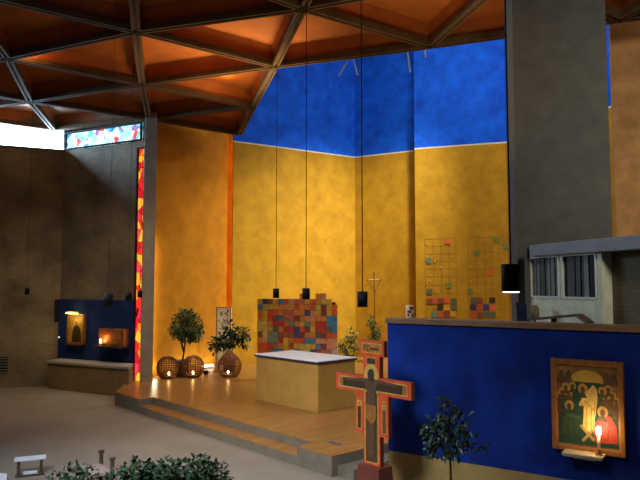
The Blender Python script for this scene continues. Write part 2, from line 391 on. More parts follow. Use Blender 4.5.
m = MB(); m.prism(FA, [(a + .22 * w, z0 + .05), (a + .8 * w, z0 + .05), (a + .72 * w, z0 + .5 * h), (a + .6 * w, z0 + .62 * h), (a + .4 * w, z0 + .62 * h), (a + .28 * w, z0 + .45 * h)], .08, .085); m.build('painted_figure', M_brown, pn)
m = MB(); m.prism(FA, oval(a + .5 * w, z0 + .7 * h, .15 * w, .12 * h), .08, .083); m.build('halo', M_gold, pn)
m = MB(); m.prism(FA, oval(a + .5 * w, z0 + .69 * h, .08 * w, .075 * h), .083, .087); m.build('painted_face', M_skin, pn)
m = MB(); m.rect(FA, a - .02, b + .02, z0 - .05, z0 - .01, .05, .2); m.build('ledge', M_wood_d, t)
t2 = thing('picture_lamp', 'slim brass picture lamp glowing over the small alcove icon', 'lamp', FA.pt((a + b) / 2, z1 + .06, .2))
m = MB(); m.tube(FA.pt(a + .1, z1 + .05, .24), FA.pt(b - .1, z1 + .05, .24), .03, n=10); m.build('lamp_shade', M_gold, t2)
m = MB(); m.tube(FA.pt((a + b) / 2, z1 + .06, .24), FA.pt((a + b) / 2, z1 + .0, .05), .012); m.build('arm', M_gold, t2)
m = MB(); m.rect(FA, a + .11, b - .11, z1 + .015, z1 + .025, .21, .27); m.build('bulb', mat('lamp_tube', (1, .8, .4), emit=16, ecol=(1, .75, .3)), t2)
ICON_LAMP = FA.pt((a + b) / 2, z1 + .0, .32)
# tabernacle box with a red sanctuary light
a, b, z0, z1 = px_rect(FA, 97, 329, 122, 346, .3)
t = thing('tabernacle', 'bronze tabernacle box mounted on the dark blue alcove panel', 'tabernacle', FA.pt((a + b) / 2, z0, .05))
M_bronze = mat('bronze', (.42, .17, .06), .4, .25, 12, metal=.5)
m = MB(); m.rect(FA, a, b, z0, z1, .05, .26); m.build('casing', M_bronze, t, bevel=.015)
m = MB(); m.rect(FA, a + .04, b - .04, z0 + .04, z1 - .04, .26, .275); dr = m.build('door', M_bronze, t, bevel=.005)
m = MB(); m.ball(FA.pt(b - .1, (z0 + z1) / 2, .29), .018); m.build('knob', M_gold, dr)
m = MB(); m.rect(FA, a - .02, b + .02, z0 - .04, z0, .05, .42); m.build('ledge', M_wood_d, t)
t = thing('sanctuary_candle', 'small lit candle glowing in front of the bronze tabernacle', 'candle', FA.pt(a + .18, z0, .35))
cp_ = FA.pt(a + .18, z0, .35)
m = MB(); m.lathe(cp_, [(0, 0), (.04, 0), (.045, .07), (0, .07)], 12); m.build('wax', M_wax, t, True)
m = MB(); m.ball(cp_ + V((0, 0, .12)), .035, sq=(.8, .8, 1.5)); m.build('flame', M_flame, t, True)
SANCT = cp_ + FA.n * .05 + V((0, 0, .2))
# small wall light on the left wall
c = FL.pt(FL.hit(58.8, 337)[0], FL.hit(58.8, 337)[1], .0)
t = thing('wall_lamp', 'tiny white wall lamp at the left side of the alcove icon', 'lamp', c)
m = MB(); m.tube(c, c + FL.n * .06, .03); m.build('bracket', M_dark, t)
m = MB(); m.ball(c + FL.n * .08, .028); m.build('bulb', mat('dim_bulb', (1, .95, .8), emit=.6, ecol=(1, .93, .8)), t, True)
# vent grille
a, b, z0, z1 = px_rect(FL, -7, 357, 9, 374, .0)
t = thing('vent_grille', 'rectangular slatted vent grille low on the dark stone wall', 'vent', FL.pt((a + b) / 2, z0, 0))
m = MB(); m.rect(FL, a, b, z0, z1, 0, .02); m.build('backing', M_void, t)
m = MB()
for k in range(6):
    z = z0 + (z1 - z0) * (k + .3) / 6; m.rect(FL, a, b, z, z + .03, .02, .05)
for x in (a, b - .03): m.rect(FL, x, x + .03, z0, z1, .02, .05)
m.build('grille', mat('grey_vent_paint', (.15, .13, .1), .6), t)

# ---------------------------------------------------------------- orange wall and back walls
mb = MB(); mb.rect(FO, -.15, FO.len, 0, ZTOP, -.2, 0)
struct(mb.build('wall_orange', M_orange), 'tall glowing orange wall between column and yellow wall', 'wall')
def twotone(name, fr, a0, a1, label, th=.05):
    m = MB(); m.rect(fr, a0, a1, 0, ZB, -th, 0, 0); m.rect(fr, a0, a1, ZB, ZB + .045, -th, 0.001, 2); m.rect(fr, a0, a1, ZB + .045, ZTOP, -th, 0, 1)
    return struct(m.build(name, [M_yellow, M_blue, M_chalk]), label, 'wall')
twotone('wall_back_left', FBL, 0, FBL.len, 'yellow back wall with blue upper part, left of the corner')
twotone('wall_back_right', FBR, -.02, FBR.len + .1, 'yellow and blue back wall between corner and projecting panel')
twotone('wall_back_panel', FBP, 0, FBP.len, 'projecting yellow and blue wall panel behind the hanging squares', .25)
twotone('wall_back_far', FBF, 0, FBF.len, 'sliver of blue and yellow wall beside the grey pier', .2)
# strips of brackets near the ceiling edge
def strut(x0, y0, x1, y1, lab):
    Yc = node(1, 0).y - .0
    def q(x, y):
        fr = Frame(node(1, 0), node(0, 1)); s_, z_ = fr.hit(x, y, -.1); return fr.pt(s_, z_, -.1)
    m = MB(); m.tube(q(x0, y0), q(x1, y1), .014, n=6)
    tag(m.build('bracket_rod', M_strut), lab, 'bracket', 'thin metal rods below the ceiling edge')
strut(349, 58, 339, 76, 'thin pale slanting rod below ceiling edge, left one of the pair forming a V')
strut(353, 57, 357.5, 75, 'thin pale slanting rod below ceiling edge, right one of the pair forming a V')
strut(407.5, 51, 410, 72, 'single pale rod below the ceiling edge near the blue wall joint')
strut(425, 49, 425.6, 58, 'short pale rod below the ceiling edge, nearest the beam corner')

# ---------------------------------------------------------------- ceiling: concrete beams and orange coffers
m = MB()
cells = []
def inside(cx, cy): return (cx + cy < 1) or (cy < 0 and cx < 3 and cx + cy < 3) or (cx < 4 and cx + cy < 2 and cy < -1)
edges = {}
for i in range(-4, 5):
    for j in range(-6, 6):
        for tri in (((i, j), (i + 1, j), (i, j + 1)), ((i + 1, j), (i + 1, j + 1), (i, j + 1))):
            cx = sum(t_[0] for t_ in tri) / 3; cy = sum(t_[1] for t_ in tri) / 3
            if not inside(cx, cy): continue
            P3 = [node(*t_) for t_ in tri]; g = (P3[0] + P3[1] + P3[2]) / 3
            if g.y < 2.2 or g.x < -15 or g.x > 10 or abs(g.x) > g.y * .75 + 2.5: continue
            cells.append((tri, P3, g))
            for q in range(3):
                e = tuple(sorted((tri[q], tri[(q + 1) % 3]))); edges[e] = edges.get(e, 0) + 1
roof = MB()
for tri, P3, g in cells: roof.face([p + V((0, 0, .75)) for p in P3])
ceil = roof.build('ceiling', M_dark); struct(ceil, 'triangular concrete beam grid with orange coffers', 'ceiling')
for tri, P3, g in cells:
    cm = MB()
    z0, z1 = ZC + .04, ZC + .36
    lo = [V((p.x, p.y, z0)) for p in P3]; hi = [V((g.x + (p.x - g.x) * .90, g.y + (p.y - g.y) * .90, z1)) for p in P3]
    for q in range(3):
        k = (q + 1) % 3; cm.face([lo[q], lo[k], hi[k], hi[q]])
    cm.face(hi); cm.build('coffer_panel', M_coffer, ceil)
BW = .15
# a run of beams along each lattice line
dirs = [((1, 0)), ((0, 1)), ((1, -1))]
done = set()
for e in sorted(edges):
    if e in done: continue
    d = (e[1][0] - e[0][0], e[1][1] - e[0][1])
    s_ = e[0]; t_ = e[1]; done.add(e)
    while True:
        nx = (t_[0] + d[0], t_[1] + d[1]); ne = tuple(sorted((t_, nx)))
        if ne in edges and ne not in done: done.add(ne); t_ = nx
        else: break
    bm_ = MB(); cur = s_
    while cur != t_:
        nx = (cur[0] + d[0], cur[1] + d[1])
        p, q = node(*cur), node(*nx)
        bm_.bar(p + V((0, 0, .035)), q + V((0, 0, .035)), BW, .09)
        sdv = (q - p).normalized().cross(V((0, 0, 1)))
        for sg in (-1, 1): bm_.bar(p + sdv * sg * .048 + V((0, 0, -.02)), q + sdv * sg * .048 + V((0, 0, -.02)), .04, .03)
        cur = nx
    bm_.build('ceiling_beam', M_beam, ceil)

# ---------------------------------------------------------------- grey pier, right walls, booth
YP = 9.1
p0 = at(516, 200, YP); p0 = V((p0.x, p0.y, 0))
pd = V((.94, -.34, 0)).normalized()
fr_t = Frame(p0, p0 + pd); aR = fr_t.hit(608.5, 108)[0]
p1 = p0 + pd * aR
pb = at(509, 200, YP + .42)
mb = MB(); mb.slab([p0, p1, p1 + V((.2, .5, 0)), V((pb.x, pb.y, 0))], 0, ZC + .3)
struct(mb.build('wall_pier', M_dconc, bevel=.01), 'broad dark grey concrete pier to the right of the yellow wall', 'pier')
pw = at(613.2, 120, 11.2); dW = V((.95, -.3, 0))
FW = Frame(pw, V((pw.x, pw.y, 0)) + dW)
mb = MB(); mb.rect(FW, 0, 5, 0, ZC + .6, -.2, 0); struct(mb.build('wall_right', M_brownwall), 'brown orange wall beyond the grey pier', 'wall')

YB = 8.5
bz1 = at(530, 245, YB).z
k0 = P(530, 245, bz1); k1 = P(640, 234.5, bz1)
FB = Frame(k0, k1)
def bs(x, y, o=0): return FB.hit(x, y, o)
aw0 = bs(527.5, 290, -.06)[0]; aw1 = bs(602, 280, -.06)[0]
zf0 = bs(530, 256.5)[1]
wz0 = bs(563, 298.5, -.06)[1]; wz1 = bs(563, 254.5, -.06)[1]
wl0, wl1 = bs(530.5, 280, -.06)[0], bs(559.5, 280, -.06)[0]; wr0, wr1 = bs(562, 280, -.06)[0], bs(597, 280, -.06)[0]
mb = MB()
for r in ((aw0, wl0, 0, zf0), (wl0, wr1, 0, wz0), (wl0, wr1, wz1, zf0), (wl1, wr0, wz0, wz1), (wr1, aw1, 0, zf0)): mb.rect(FB, *r, -.2, -.06)
struct(mb.build('wall_booth', M_boothw), 'pale plastered wall of the small booth with two windows', 'wall')
mb = MB(); mb.rect(FB, aw1, FB.len + 3, 0, zf0, -.5, -.22)
for q in mb.f: pass
mbu = MB(); quadwall(mbu, FB, aw1 - .02, FB.len + 3, 0, zf0, -.2); struct(mbu.build('wall_booth_side', M_brick_d), 'dark brick wall under the right part of the grey booth roof', 'wall')
mb = MB(); mb.rect(FB, -.02, FB.len + 3, zf0, bz1, -1.2, 0); struct(mb.build('booth_roof', M_fascia, bevel=.008), 'blue grey flat roof slab over the booth', 'roof')
mb = MB(); mb.rect(FB, -.1, aw0, 0, bz1, -.25, -.02); struct(mb.build('trim_2', M_dconc), 'dark corner post at the far end of the booth', 'post')
for nm, x0, x1, lab in (('window_4', wl0, wl1, 'booth window with grey vertical blinds, the narrower one nearer the pier'), ('window_5', wr0, wr1, 'booth window with grey vertical blinds, the wider one nearer the brick wall')):
    root = thing(nm, lab, 'window', FB.pt((x0 + x1) / 2, wz0, -.1)); root['kind'] = 'structure'
    m = MB(); fw = .025
    for r in ((x0, x0 + fw, wz0, wz1), (x1 - fw, x1, wz0, wz1), (x0, x1, wz0, wz0 + fw), (x0, x1, wz1 - fw, wz1)): m.rect(FB, *r, -.075, -.05)
    m.build('window_frame', M_frame_w, root)
    m = MB(); m.rect(FB, x0, x1, wz0, wz1, -.13, -.11); m.build('backing', M_void, root)
    m = MB(); x = x0 + fw
    while x < x1 - fw - .03:
        wd = random.choice((.03, .045, .06, .075)); 
        m.face([FB.pt(x, wz0 + fw, -.08), FB.pt(x + wd, wz0 + fw, -.08 + random.uniform(-.012, .0)), FB.pt(x + wd, wz1 - fw, -.08 + random.uniform(-.012, .0)), FB.pt(x, wz1 - fw, -.08)], random.choice((0, 1, 1, 2)))
        x += wd + random.choice((.006, .02, .03))
    m.build('vertical_blind', [mat('pale_blind_slat', (.20, .21, .2), .8), mat('mid_blind_slat', (.08, .085, .08), .8), mat('dark_blind_slat', (.035, .036, .038), .8)], root)

# things on the far side of the blue screen, by the booth
c = at(521, 320, 8.0); t = thing('lectern_chair', 'dark blue chair back showing over the screen wall beside the pier', 'chair', V((c.x, c.y, 0)))
FT = Frame(V((c.x - .3, c.y + .03, 0)), V((c.x + .3, c.y - .03, 0)))
s0 = FT.hit(516, 310)[0]; s1 = FT.hit(526, 310)[0]; zt1 = FT.hit(517, 302)[1]; zt2 = FT.hit(525, 303)[1]
m = MB(); m.prism(FT, [(s0 + .03, 1.65), (s1 + .03, 1.65), (s1, zt2), (s0, zt1)], -.02, .03); m.build('backrest', mat('dark_blue_fabric', (.012, .018, .05), .9), t, bevel=.01)
m = MB(); m.prism(FT, [(s0, 1.55), (s1 + .05, 1.55), (s1 + .05, 1.65), (s0, 1.65)], -.3, .03); m.build('seat', mat('dark_blue_fabric', (.012, .018, .05), .9), t, bevel=.01)
m = MB(); sm = (s0 + s1) / 2; m.tube(FT.pt(sm, 0, -.14), FT.pt(sm, 1.55, -.14), .03); m.build('pole', M_dark, t)
m = MB(); m.lathe(FT.pt(sm, 0, -.14), [(0, 0), (.2, 0), (.2, .03), (.03, .05)], 16); m.build('base', M_dark, t)
c = at(535, 322, 8.25); t = thing('table_lamp', 'small beige fabric lamp standing against the pale booth wall', 'lamp', V((c.x, c.y, 0)))
zt1 = at(535, 305, 8.25).z; zb1 = at(535, 319, 8.25).z
m = MB(); m.lathe(V((c.x, c.y, 0)), [(.0, zt1), (.035, zt1), (.055, zt1 - .04), (.06, zb1), (.0, zb1)], 16); m.build('lamp_shade', mat('beige_shade', (.2, .16, .1), .9), t, True)
m = MB(); m.tube(V((c.x, c.y, 0)), V((c.x, c.y, zb1)), .015); m.build('stem', M_dark, t)
m = MB(); m.lathe(V((c.x, c.y, 0)), [(0, 0), (.13, 0), (.13, .02), (.015, .04)], 16); m.build('base', M_dark, t)
# sloped organ lid / music desk
Ys = 7.75
qa, qb, qc = at(530, 319.5, Ys + .1), at(579, 315, Ys - .35), at(590, 323, Ys - .55)
t = thing('music_stand', 'dark sloping wooden board rising behind the screen wall cap', 'music stand', V((qb.x, qb.y, 0)))
m = MB(); m.bar(qa, qb, .10, .03); m.bar(qb, qc, .10, .03); m.build('board', mat('grey_brown_board', (.10, .075, .05), .6), t)
m = MB(); m.bar((qa + qb) / 2 - V((0, 0, .0)), V(((qa.x + qb.x) / 2, (qa.y + qb.y) / 2, 0)), .05, .05, up=V((0, 1, 0))); m.build('pole', M_dark, t)
c2_ = V(((qa.x + qb.x) / 2, (qa.y + qb.y) / 2, 0)); m = MB(); m.lathe(c2_, [(0, 0), (.2, 0), (.2, .03), (.03, .05)], 16); m.build('base', M_dark, t)

# ---------------------------------------------------------------- navy screen wall with icon
ZW = 2.28
W0, W1 = P(386, 318, ZW), P(640, 326.3, ZW)
FS = Frame(W0, W1); SL = FS.len + 1.2
zy = FS.hit(386, 450)[1]; zcap = FS.hit(386, 323)[1]
mb = MB(); mb.rect(FS, .02, SL, 0, zy, -.22, 0, 1); mb.rect(FS, .02, SL, zy, zcap, -.22, 0, 0)
struct(mb.build('wall_screen', [M_navy, M_ochre]), 'low dark blue screen wall with ochre foot and wooden cap', 'screen wall')
mb = MB(); mb.rect(FS, 0, SL + .02, zcap, ZW, -.25, .03); struct(mb.build('trim_1', M_cap, bevel=.005), 'brown wooden cap on the blue screen wall', 'wall cap')

O = .05
a = FS.hit(551.5, 400, O)[0]; b = FS.hit(624.5, 400, O)[0]
zt_ = FS.hit(552, 358, O)[1]; zb_ = FS.hit(552, 448, O)[1]
w, h = b - a, zt_ - zb_
t = thing('framed_icon', 'large gilt framed icon painting of robed saints on the blue screen wall', 'icon', FS.pt((a + b) / 2, zb_, 0))
m = MB(); fwd = .055
for r in ((a, a + fwd, zb_, zt_), (b - fwd, b, zb_, zt_), (a + fwd, b - fwd, zb_, zb_ + fwd), (a + fwd, b - fwd, zt_ - fwd, zt_)): m.rect(FS, *r, 0, .07)
m.build('picture_frame', M_goldd, t, bevel=.008)
m = MB(); m.rect(FS, a + fwd * .9, b - fwd * .9, zb_ + fwd * .9, zt_ - fwd * .9, 0, .03)
pn = m.build('icon_panel', mat('icon_ground', (.22, .12, .03), .5, .45, 8), t)
ia, iw, iz, ih = a + fwd, w - 2 * fwd, zb_ + fwd, h - 2 * fwd
L_ = lambda x, y: (ia + iw * x, iz + ih * y)
def art(name, pts, o, mt, par=None):
    mm = MB(); mm.prism(FS, [L_(*p) for p in pts], .03, .03 + o * .001); return mm.build(name, mt, par or pn)
art('dark_field', [(0.02, .02), (.98, .02), (.98, .60), (.85, .72), (.7, .79), (.3, .79), (.15, .72), (.02, .60)], 1, M_green)
M_olive = mat('olive_robe', (.03, .055, .02), .6, .4, 12); M_umber = mat('umber_robe', (.10, .045, .015), .6, .4, 12); M_scar = mat('scarlet_robe', (.42, .035, .012), .55, .25, 12)
M_shade = mat('ochre_fold', (.34, .2, .045), .6, .2, 14); M_face = mat('icon_face', (.10, .042, .015), .6, .3, 20); M_halo = mat('halo_gold', (.46, .27, .05), .45, .2, 16)
art('golden_arc', [(.5 + .28 * math.cos(u), .79 + .15 * math.sin(u)) for u in [math.pi * k / 12 for k in range(13)]], 2, mat('bright_gold', (.55, .33, .05), .45, .1, 14))
for sx_, rows_ in ((-1, ((.04, .60), (.13, .66), (.22, .70))), (1, ((.96, .60), (.87, .66), (.78, .69)))):
    for x_, z_ in rows_:
        art('shoulder_robe', [(x_ - .06, z_ - .22), (x_ + .06, z_ - .22), (x_ + .05, z_ - .07), (x_, z_ - .04), (x_ - .05, z_ - .07)], 2, random.choice((M_olive, M_umber, M_umber)))
art('figure_robe', [(.41, .22), (.50, .19), (.62, .2), (.61, .34), (.64, .47), (.67, .62), (.655, .72), (.6, .765), (.545, .72), (.50, .68), (.45, .66), (.41, .58), (.36, .52), (.37, .49), (.44, .50), (.43, .36)], 3, M_robe)
for f_ in ([(.46, .22), (.475, .22), (.50, .48), (.49, .52)], [(.54, .21), (.555, .21), (.57, .45), (.555, .5)], [(.45, .56), (.6, .44), (.61, .455), (.46, .58)], [(.58, .24), (.59, .24), (.63, .55), (.62, .58)]): art('robe_fold', f_, 4, M_shade)
def saint(x, y, r):
    ring = lambda k_, n_=16: [(x + r * k_ * math.cos(u), y + r * k_ * .82 * math.sin(u)) for u in [2 * math.pi * k / n_ for k in range(n_)]]
    art('halo', ring(1), 4, M_halo)
    art('painted_face', [(x + r * .5 * math.cos(u), y - .012 + r * .52 * math.sin(u)) for u in [2 * math.pi * k / 12 for k in range(12)]], 5, M_face)
    art('painted_shoulders', [(x - r * .9, y - r * 1.35), (x + r * .9, y - r * 1.35), (x + r * .35, y - r * .55), (x - r * .35, y - r * .55)], 6, random.choice((M_olive, M_umber)))
for x, y, r in ((.04, .60, .055), (.26, .735, .062), (.15, .715, .062), (.09, .655, .06), (.2, .65, .06), (.96, .59, .055), (.9, .655, .06), (.74, .70, .062), (.84, .725, .062), (.80, .64, .06)): saint(x, y, r)
art('left_robe', [(.05, .12), (.32, .12), (.34, .3), (.28, .44), (.14, .44), (.06, .34)], 3, M_olive)
for f_ in ([(.1, .14), (.12, .14), (.17, .4), (.16, .42)], [(.2, .13), (.22, .13), (.24, .38), (.23, .41)], [(.14, .36), (.36, .33), (.37, .36), (.2, .4)]): art('robe_fold', f_, 4, mat('green_fold', (.06, .10, .035), .6))
saint(.2, .49, .075)
saint(.43, .705, .08)
art('red_robe', [(.62, .06), (.96, .08), (.95, .28), (.86, .40), (.72, .40), (.62, .3), (.58, .2)], 3, M_scar)
for f_ in ([(.68, .1), (.7, .1), (.76, .36), (.75, .38)], [(.8, .1), (.82, .1), (.84, .35), (.83, .37)]): art('robe_fold', f_, 4, mat('red_fold', (.2, .015, .01), .6))
saint(.74, .445, .085)
art('wooden_bar', [(.36, .25), (.39, .27), (.61, .1), (.58, .075)], 6, M_shade)
art('wooden_bar', [(.39, .08), (.42, .055), (.6, .21), (.57, .235)], 7, M_shade)
for x_ in (.08, .2, .82, .93): art('painted_hill', [(x_ - .08, .76), (x_ + .08, .76), (x_ + .02, .93), (x_ - .04, .9)], 2, M_umber)

# candle shelf and candle below / in front of the icon
c = FS.hit(583, 455.5, .18)
t = thing('candle_shelf', 'small pale wall shelf under the large gilt icon', 'shelf', FS.pt(c[0], c[1] - .06, .1))
m = MB(); m.prism(FS, [(c[0] - .19, c[1] - .02), (c[0] + .19, c[1] - .02), (c[0] + .2, c[1] + .02), (c[0] - .2, c[1] + .02)], 0, .24); m.build('shelf_board', mat('cream_shelf', (.5, .42, .26), .6, .1, 8), t, bevel=.01)
m = MB(); m.prism(FS, [(c[0] - .1, c[1] - .06), (c[0] + .1, c[1] - .06), (c[0] + .14, c[1] - .02), (c[0] - .14, c[1] - .02)], 0, .12); m.build('bracket', mat('cream_shelf', (.5, .42, .26), .6, .1, 8), t, bevel=.008)
fl = FS.hit(598.5, 431, .17)
t = thing('altar_candle', 'lit candle on a slim holder burning before the large icon', 'candle', FS.pt(fl[0], c[1] + .02, .17))
m = MB(); m.lathe(FS.pt(fl[0], c[1] + .02, .17), [(0, 0), (.035, 0), (.035, .012), (.008, .02), (.008, .05), (.03, .06), (.03, .066), (0, .066)], 14); m.build('candle_holder', M_goldd, t, True)
m = MB(); m.tube(FS.pt(fl[0], c[1] + .08, .17), FS.pt(fl[0], fl[1] - .025, .17), .016, n=12); m.build('wax', M_wax, t, True)
m = MB(); m.ball(FS.pt(fl[0], fl[1], .17), .03, sq=(.9, .9, 1.6)); m.build('flame', M_flame_hot, t, True)
CANDLE = FS.pt(fl[0], fl[1] + .02, .215)

# ---------------------------------------------------------------- painted cross on its pedestal
YX = 7.3
ctr = at(371.5, 384, YX)
uX = V((.673, -.74, 0)).normalized()
FX = Frame(V((ctr.x, ctr.y, 0)), V((ctr.x, ctr.y, 0)) + uX)
def zx(y): return FX.hit(371.5, y, .0)[1]
zA, zB_, zC_, zD_, zE_, zF_ = zx(340.5), zx(356), zx(377), zx(394), zx(435), zx(465)
hw_t, hw_n, hw_a, hw_m, hw_s = .19, .125, .575, .25, .125
out = [(-hw_s, zF_), (hw_s, zF_), (hw_s, zE_), (hw_m, zE_), (hw_m, zD_), (hw_a, zD_), (hw_a, zC_), (hw_n, zC_), (hw_n, zB_), (hw_t, zB_), (hw_t, zA), (-hw_t, zA), (-hw_t, zB_), (-hw_n, zB_), (-hw_n, zC_), (-hw_a, zC_), (-hw_a, zD_), (-hw_m, zD_), (-hw_m, zE_), (-hw_s, zE_)]
t = thing('painted_cross', 'tall red painted icon cross standing on a dark red pedestal', 'cross', FX.pt(0, zF_, -.04))
m = MB(); rects = [(-hw_t, hw_t, zB_, zA), (-hw_n, hw_n, zC_, zB_), (-hw_a, hw_a, zD_, zC_), (-hw_m, hw_m, zE_, zD_), (-hw_s, hw_s, zF_, zE_)]
for r in rects: m.rect(FX, *r, -.06, 0, 0, 1)
m.build('cross_panel', [M_reddark, M_red], t)
def outline(mm, x0, x1, z0, z1, wd, o0, o1):
    for r in ((x0, x0 + wd, z0, z1), (x1 - wd, x1, z0, z1), (x0, x1, z0, z0 + wd), (x0, x1, z1 - wd, z1)): mm.rect(FX, *r, o0, o1)
m = MB(); e = .02
outline(m, -hw_t + .035, hw_t - .035, zB_ + .03, zA - .03, .01, 0, .004)
outline(m, -.075, .075, zB_ - .1, zB_ - .015, .01, 0, .004)
outline(m, -hw_a + .05, hw_a - .05, zD_ + .03, zC_ - .03, .014, 0, .004)
outline(m, -hw_s + .02, hw_s - .02, zF_ + .02, zD_ + .03, .014, 0, .004)
for s_ in (-1, 1): outline(m, s_ * .19 - .035, s_ * .19 + .035, zE_ + .04, zD_ - .06, .008, 0, .004)
m.build('gold_border', M_gold, t)
m = MB(); m.rect(FX, -hw_t + .045, hw_t - .045, zB_ + .04, zA - .04, 0, .003); tb = m.build('title_board', mat('ochre_board', (.42, .16, .03), .5, .2, 12), t)
m = MB(); zc_ = (zA + zB_) / 2    # faded lettering strokes
def stroke(pts, w_=.009):
    for (x0_, y0_), (x1_, y1_) in zip(pts, pts[1:]):
        L2 = math.hypot(x1_ - x0_, y1_ - y0_) or 1; nx_, ny_ = -(y1_ - y0_) / L2 * w_ / 2, (x1_ - x0_) / L2 * w_ / 2
        m.prism(FX, [(x0_ + nx_, zc_ + y0_ + ny_), (x0_ - nx_, zc_ + y0_ - ny_), (x1_ - nx_, zc_ + y1_ - ny_), (x1_ + nx_, zc_ + y1_ + ny_)], .003, .006)
stroke([(-.105, -.025), (-.105, .03), (-.085, .038)])
stroke([(-.045 + .022 * math.cos(u), .0 + .03 * math.sin(u)) for u in [math.pi * (.25 + 1.5 * k / 10) for k in range(11)]], .011)
stroke([(-.015, .03), (-.012, -.022), (.0, .004), (.012, .0), (.014, -.024), (.026, .0), (.038, .006), (.04, -.022), (.052, .004), (.062, -.02), (.074, .006), (.084, -.022), (.096, .008), (.104, -.018)], .009)
m.build('faded_lettering', M_brown, tb)
m = MB(); m.rect(FX, -.065, .065, zB_ - .09, zB_ - .025, 0, .003); m.build('name_plate', M_brown, t)
m = MB(); m.rect(FX, -hw_a + .12, hw_a - .12, zD_ + .045, zC_ - .045, 0, .003); m.build('dark_arm_band', M_brown, t)
for s_ in (-1, 1):
    m = MB(); x_ = s_ * (hw_a - .09); m.rect(FX, min(x_ - .03, x_ + .03), max(x_ - .03, x_ + .03), zD_ + .045, zC_ - .045, 0, .003); m.build('arm_end_panel', M_goldd, t)
m = MB(); m.rect(FX, -hw_s + .035, hw_s - .035, zF_ + .035, zD_ + .05, 0, .002); m.build('dark_shaft_band', mat('umber_paint', (.09, .045, .015), .55, .3, 14), t)
m = MB(); m.prism(FX, oval(0, zC_ + .02, .11, .12, 24), .003, .007); m.build('halo', M_gold, t)
zm = (zC_ + zD_) / 2
m = MB(); m.prism(FX, [(-.05, zF_ + .14), (.04, zF_ + .12), (.055, zE_ + .12), (.075, zE_ + .3), (.06, zD_ - .02), (.09, zm + .03), (.42, zm + .02), (.42, zm + .05), (.07, zC_ - .02), (-.07, zC_ - .02), (-.42, zm + .05), (-.42, zm + .02), (-.09, zm + .03), (-.06, zD_ - .02), (-.075, zE_ + .3), (-.06, zE_ + .12)], .004, .009)
m.build('painted_body', mat('dusky_body', (.10, .05, .022), .55, .3, 14), t)
m = MB(); m.prism(FX, oval(.0, zC_ + .02, .05, .075, 16), .007, .012); m.build('painted_head', M_brown, t)
m = MB(); m.prism(FX, [(-.075, zE_ + .18), (.0, zE_ + .12), (.075, zE_ + .18), (.08, zE_ + .33), (-.08, zE_ + .33)], .009, .012); m.build('waist_cloth', M_goldd, t)
for s_ in (-1, 1):
    x_ = s_ * .19
    m = MB(); m.prism(FX, [(x_ - .022, zE_ + .05), (x_ + .022, zE_ + .05), (x_ + .026, zD_ - .16), (x_ - .026, zD_ - .16)], .002, .005); sf = m.build('side_figure', M_brown if s_ < 0 else mat('plum_paint', (.16, .05, .02), .55), t)
    m = MB(); m.prism(FX, oval(x_, zD_ - .12, .028, .034), .002, .006); m.build('halo', M_gold, sf)
    m = MB(); m.prism(FX, oval(x_, zD_ - .122, .013, .018), .006, .009); m.build('painted_face', M_skin, sf)
t = thing('pedestal', 'tapered dark red block pedestal carrying the painted cross', 'pedestal', FX.pt(0, 0, -.05))
def rc(hw, z, d): return [FX.pt(-hw, z, d), FX.pt(hw, z, d), FX.pt(hw, z, -d - .09), FX.pt(-hw, z, -d - .09)]
m = MB(); m.solid(rc(.2, .06, .1), rc(.16, zF_, .07)); m.build('block', mat('red_lacquer', (.15, .03, .02), .45, .2, 8), t, bevel=.01)
m = MB(); m.solid(rc(.24, 0, .14), rc(.24, .06, .14)); m.build('base', M_reddark, t, bevel=.008)

# ---------------------------------------------------------------- altar
q = [P(256, 400, ZD), P(318, 413, ZD)]
fa = V((q[0].x, q[0].y, 0)); fb = V((q[1].x, q[1].y, 0)); FAl = Frame(fa, fb)
za = FAl.hit(319, 361.5)[1]
fd = fb + V((0, 0, 0)); back_r = P(357, 357, za); dep = (V((back_r.x, back_r.y, 0)) - fb).dot(-FAl.n)
back_l = P(293, 350.5, za); dep = (dep + (V((back_l.x, back_l.y, 0)) - fa).dot(-FAl.n)) / 2
t = thing('altar', 'broad wooden block altar with white cloth in the middle of the platform', 'altar', FAl.pt(FAl.len / 2, ZD, -dep / 2))
al = FAl.len
m = MB(); m.rect(FAl, 0, al, ZD, za - .055, -dep, 0); m.build('altar_body', M_altar, t, bevel=.008)
m = MB(); m.rect(FAl, -.03, al + .03, za - .055, za - .02, -dep - .03, .03); m.build('table_edge', mat('dark_violet_edge', (.03, .025, .05), .5), t)
m = MB(); m.rect(FAl, -.02, al + .02, za - .02, za, -dep - .02, .02); m.build('altar_cloth', M_white, t, bevel=.004)

# ---------------------------------------------------------------- mosaic panel behind the altar
YM = 16.2
FM = Frame(at(257, 320, YM + .35), at(338, 320, YM - .15))
ml0, ml1 = FM.hit(257.5, 320)[0], FM.hit(337.5, 320)[0]
mt = FM.hit(296, 298)[1]; mbz = ZD + .02
NC, ch = 15, (ml1 - ml0) / 15
rows = int((mt - mbz) / ch)
cols = [(.60, .09, .02), (.62, .20, .03), (.42, .04, .03), (.62, .33, .03), (.52, .40, .08), (.10, .14, .07), (.06, .20, .34), (.16, .08, .05), (.45, .12, .07), (.16, .22, .14), (.22, .05, .05), (.62, .25, .12), (.05, .07, .18), (.30, .10, .04)]
wts = [11, 15, 5, 11, 8, 2, 6, 2, 8, 4, 4, 9, 3, 5]
mm = [mat('mosaic_colour_%d' % k, tuple(min(1, q_ * 1.5) for q_ in c_), .5, .25, 9) for k, c_ in enumerate(cols)] + [mat('mosaic_pale', (.6, .62, .62), .5)]
t = thing('mosaic_panel', 'tall patchwork panel of many red, orange, yellow and blue squares behind altar', 'artwork', FM.pt((ml0 + ml1) / 2, ZD, 0))
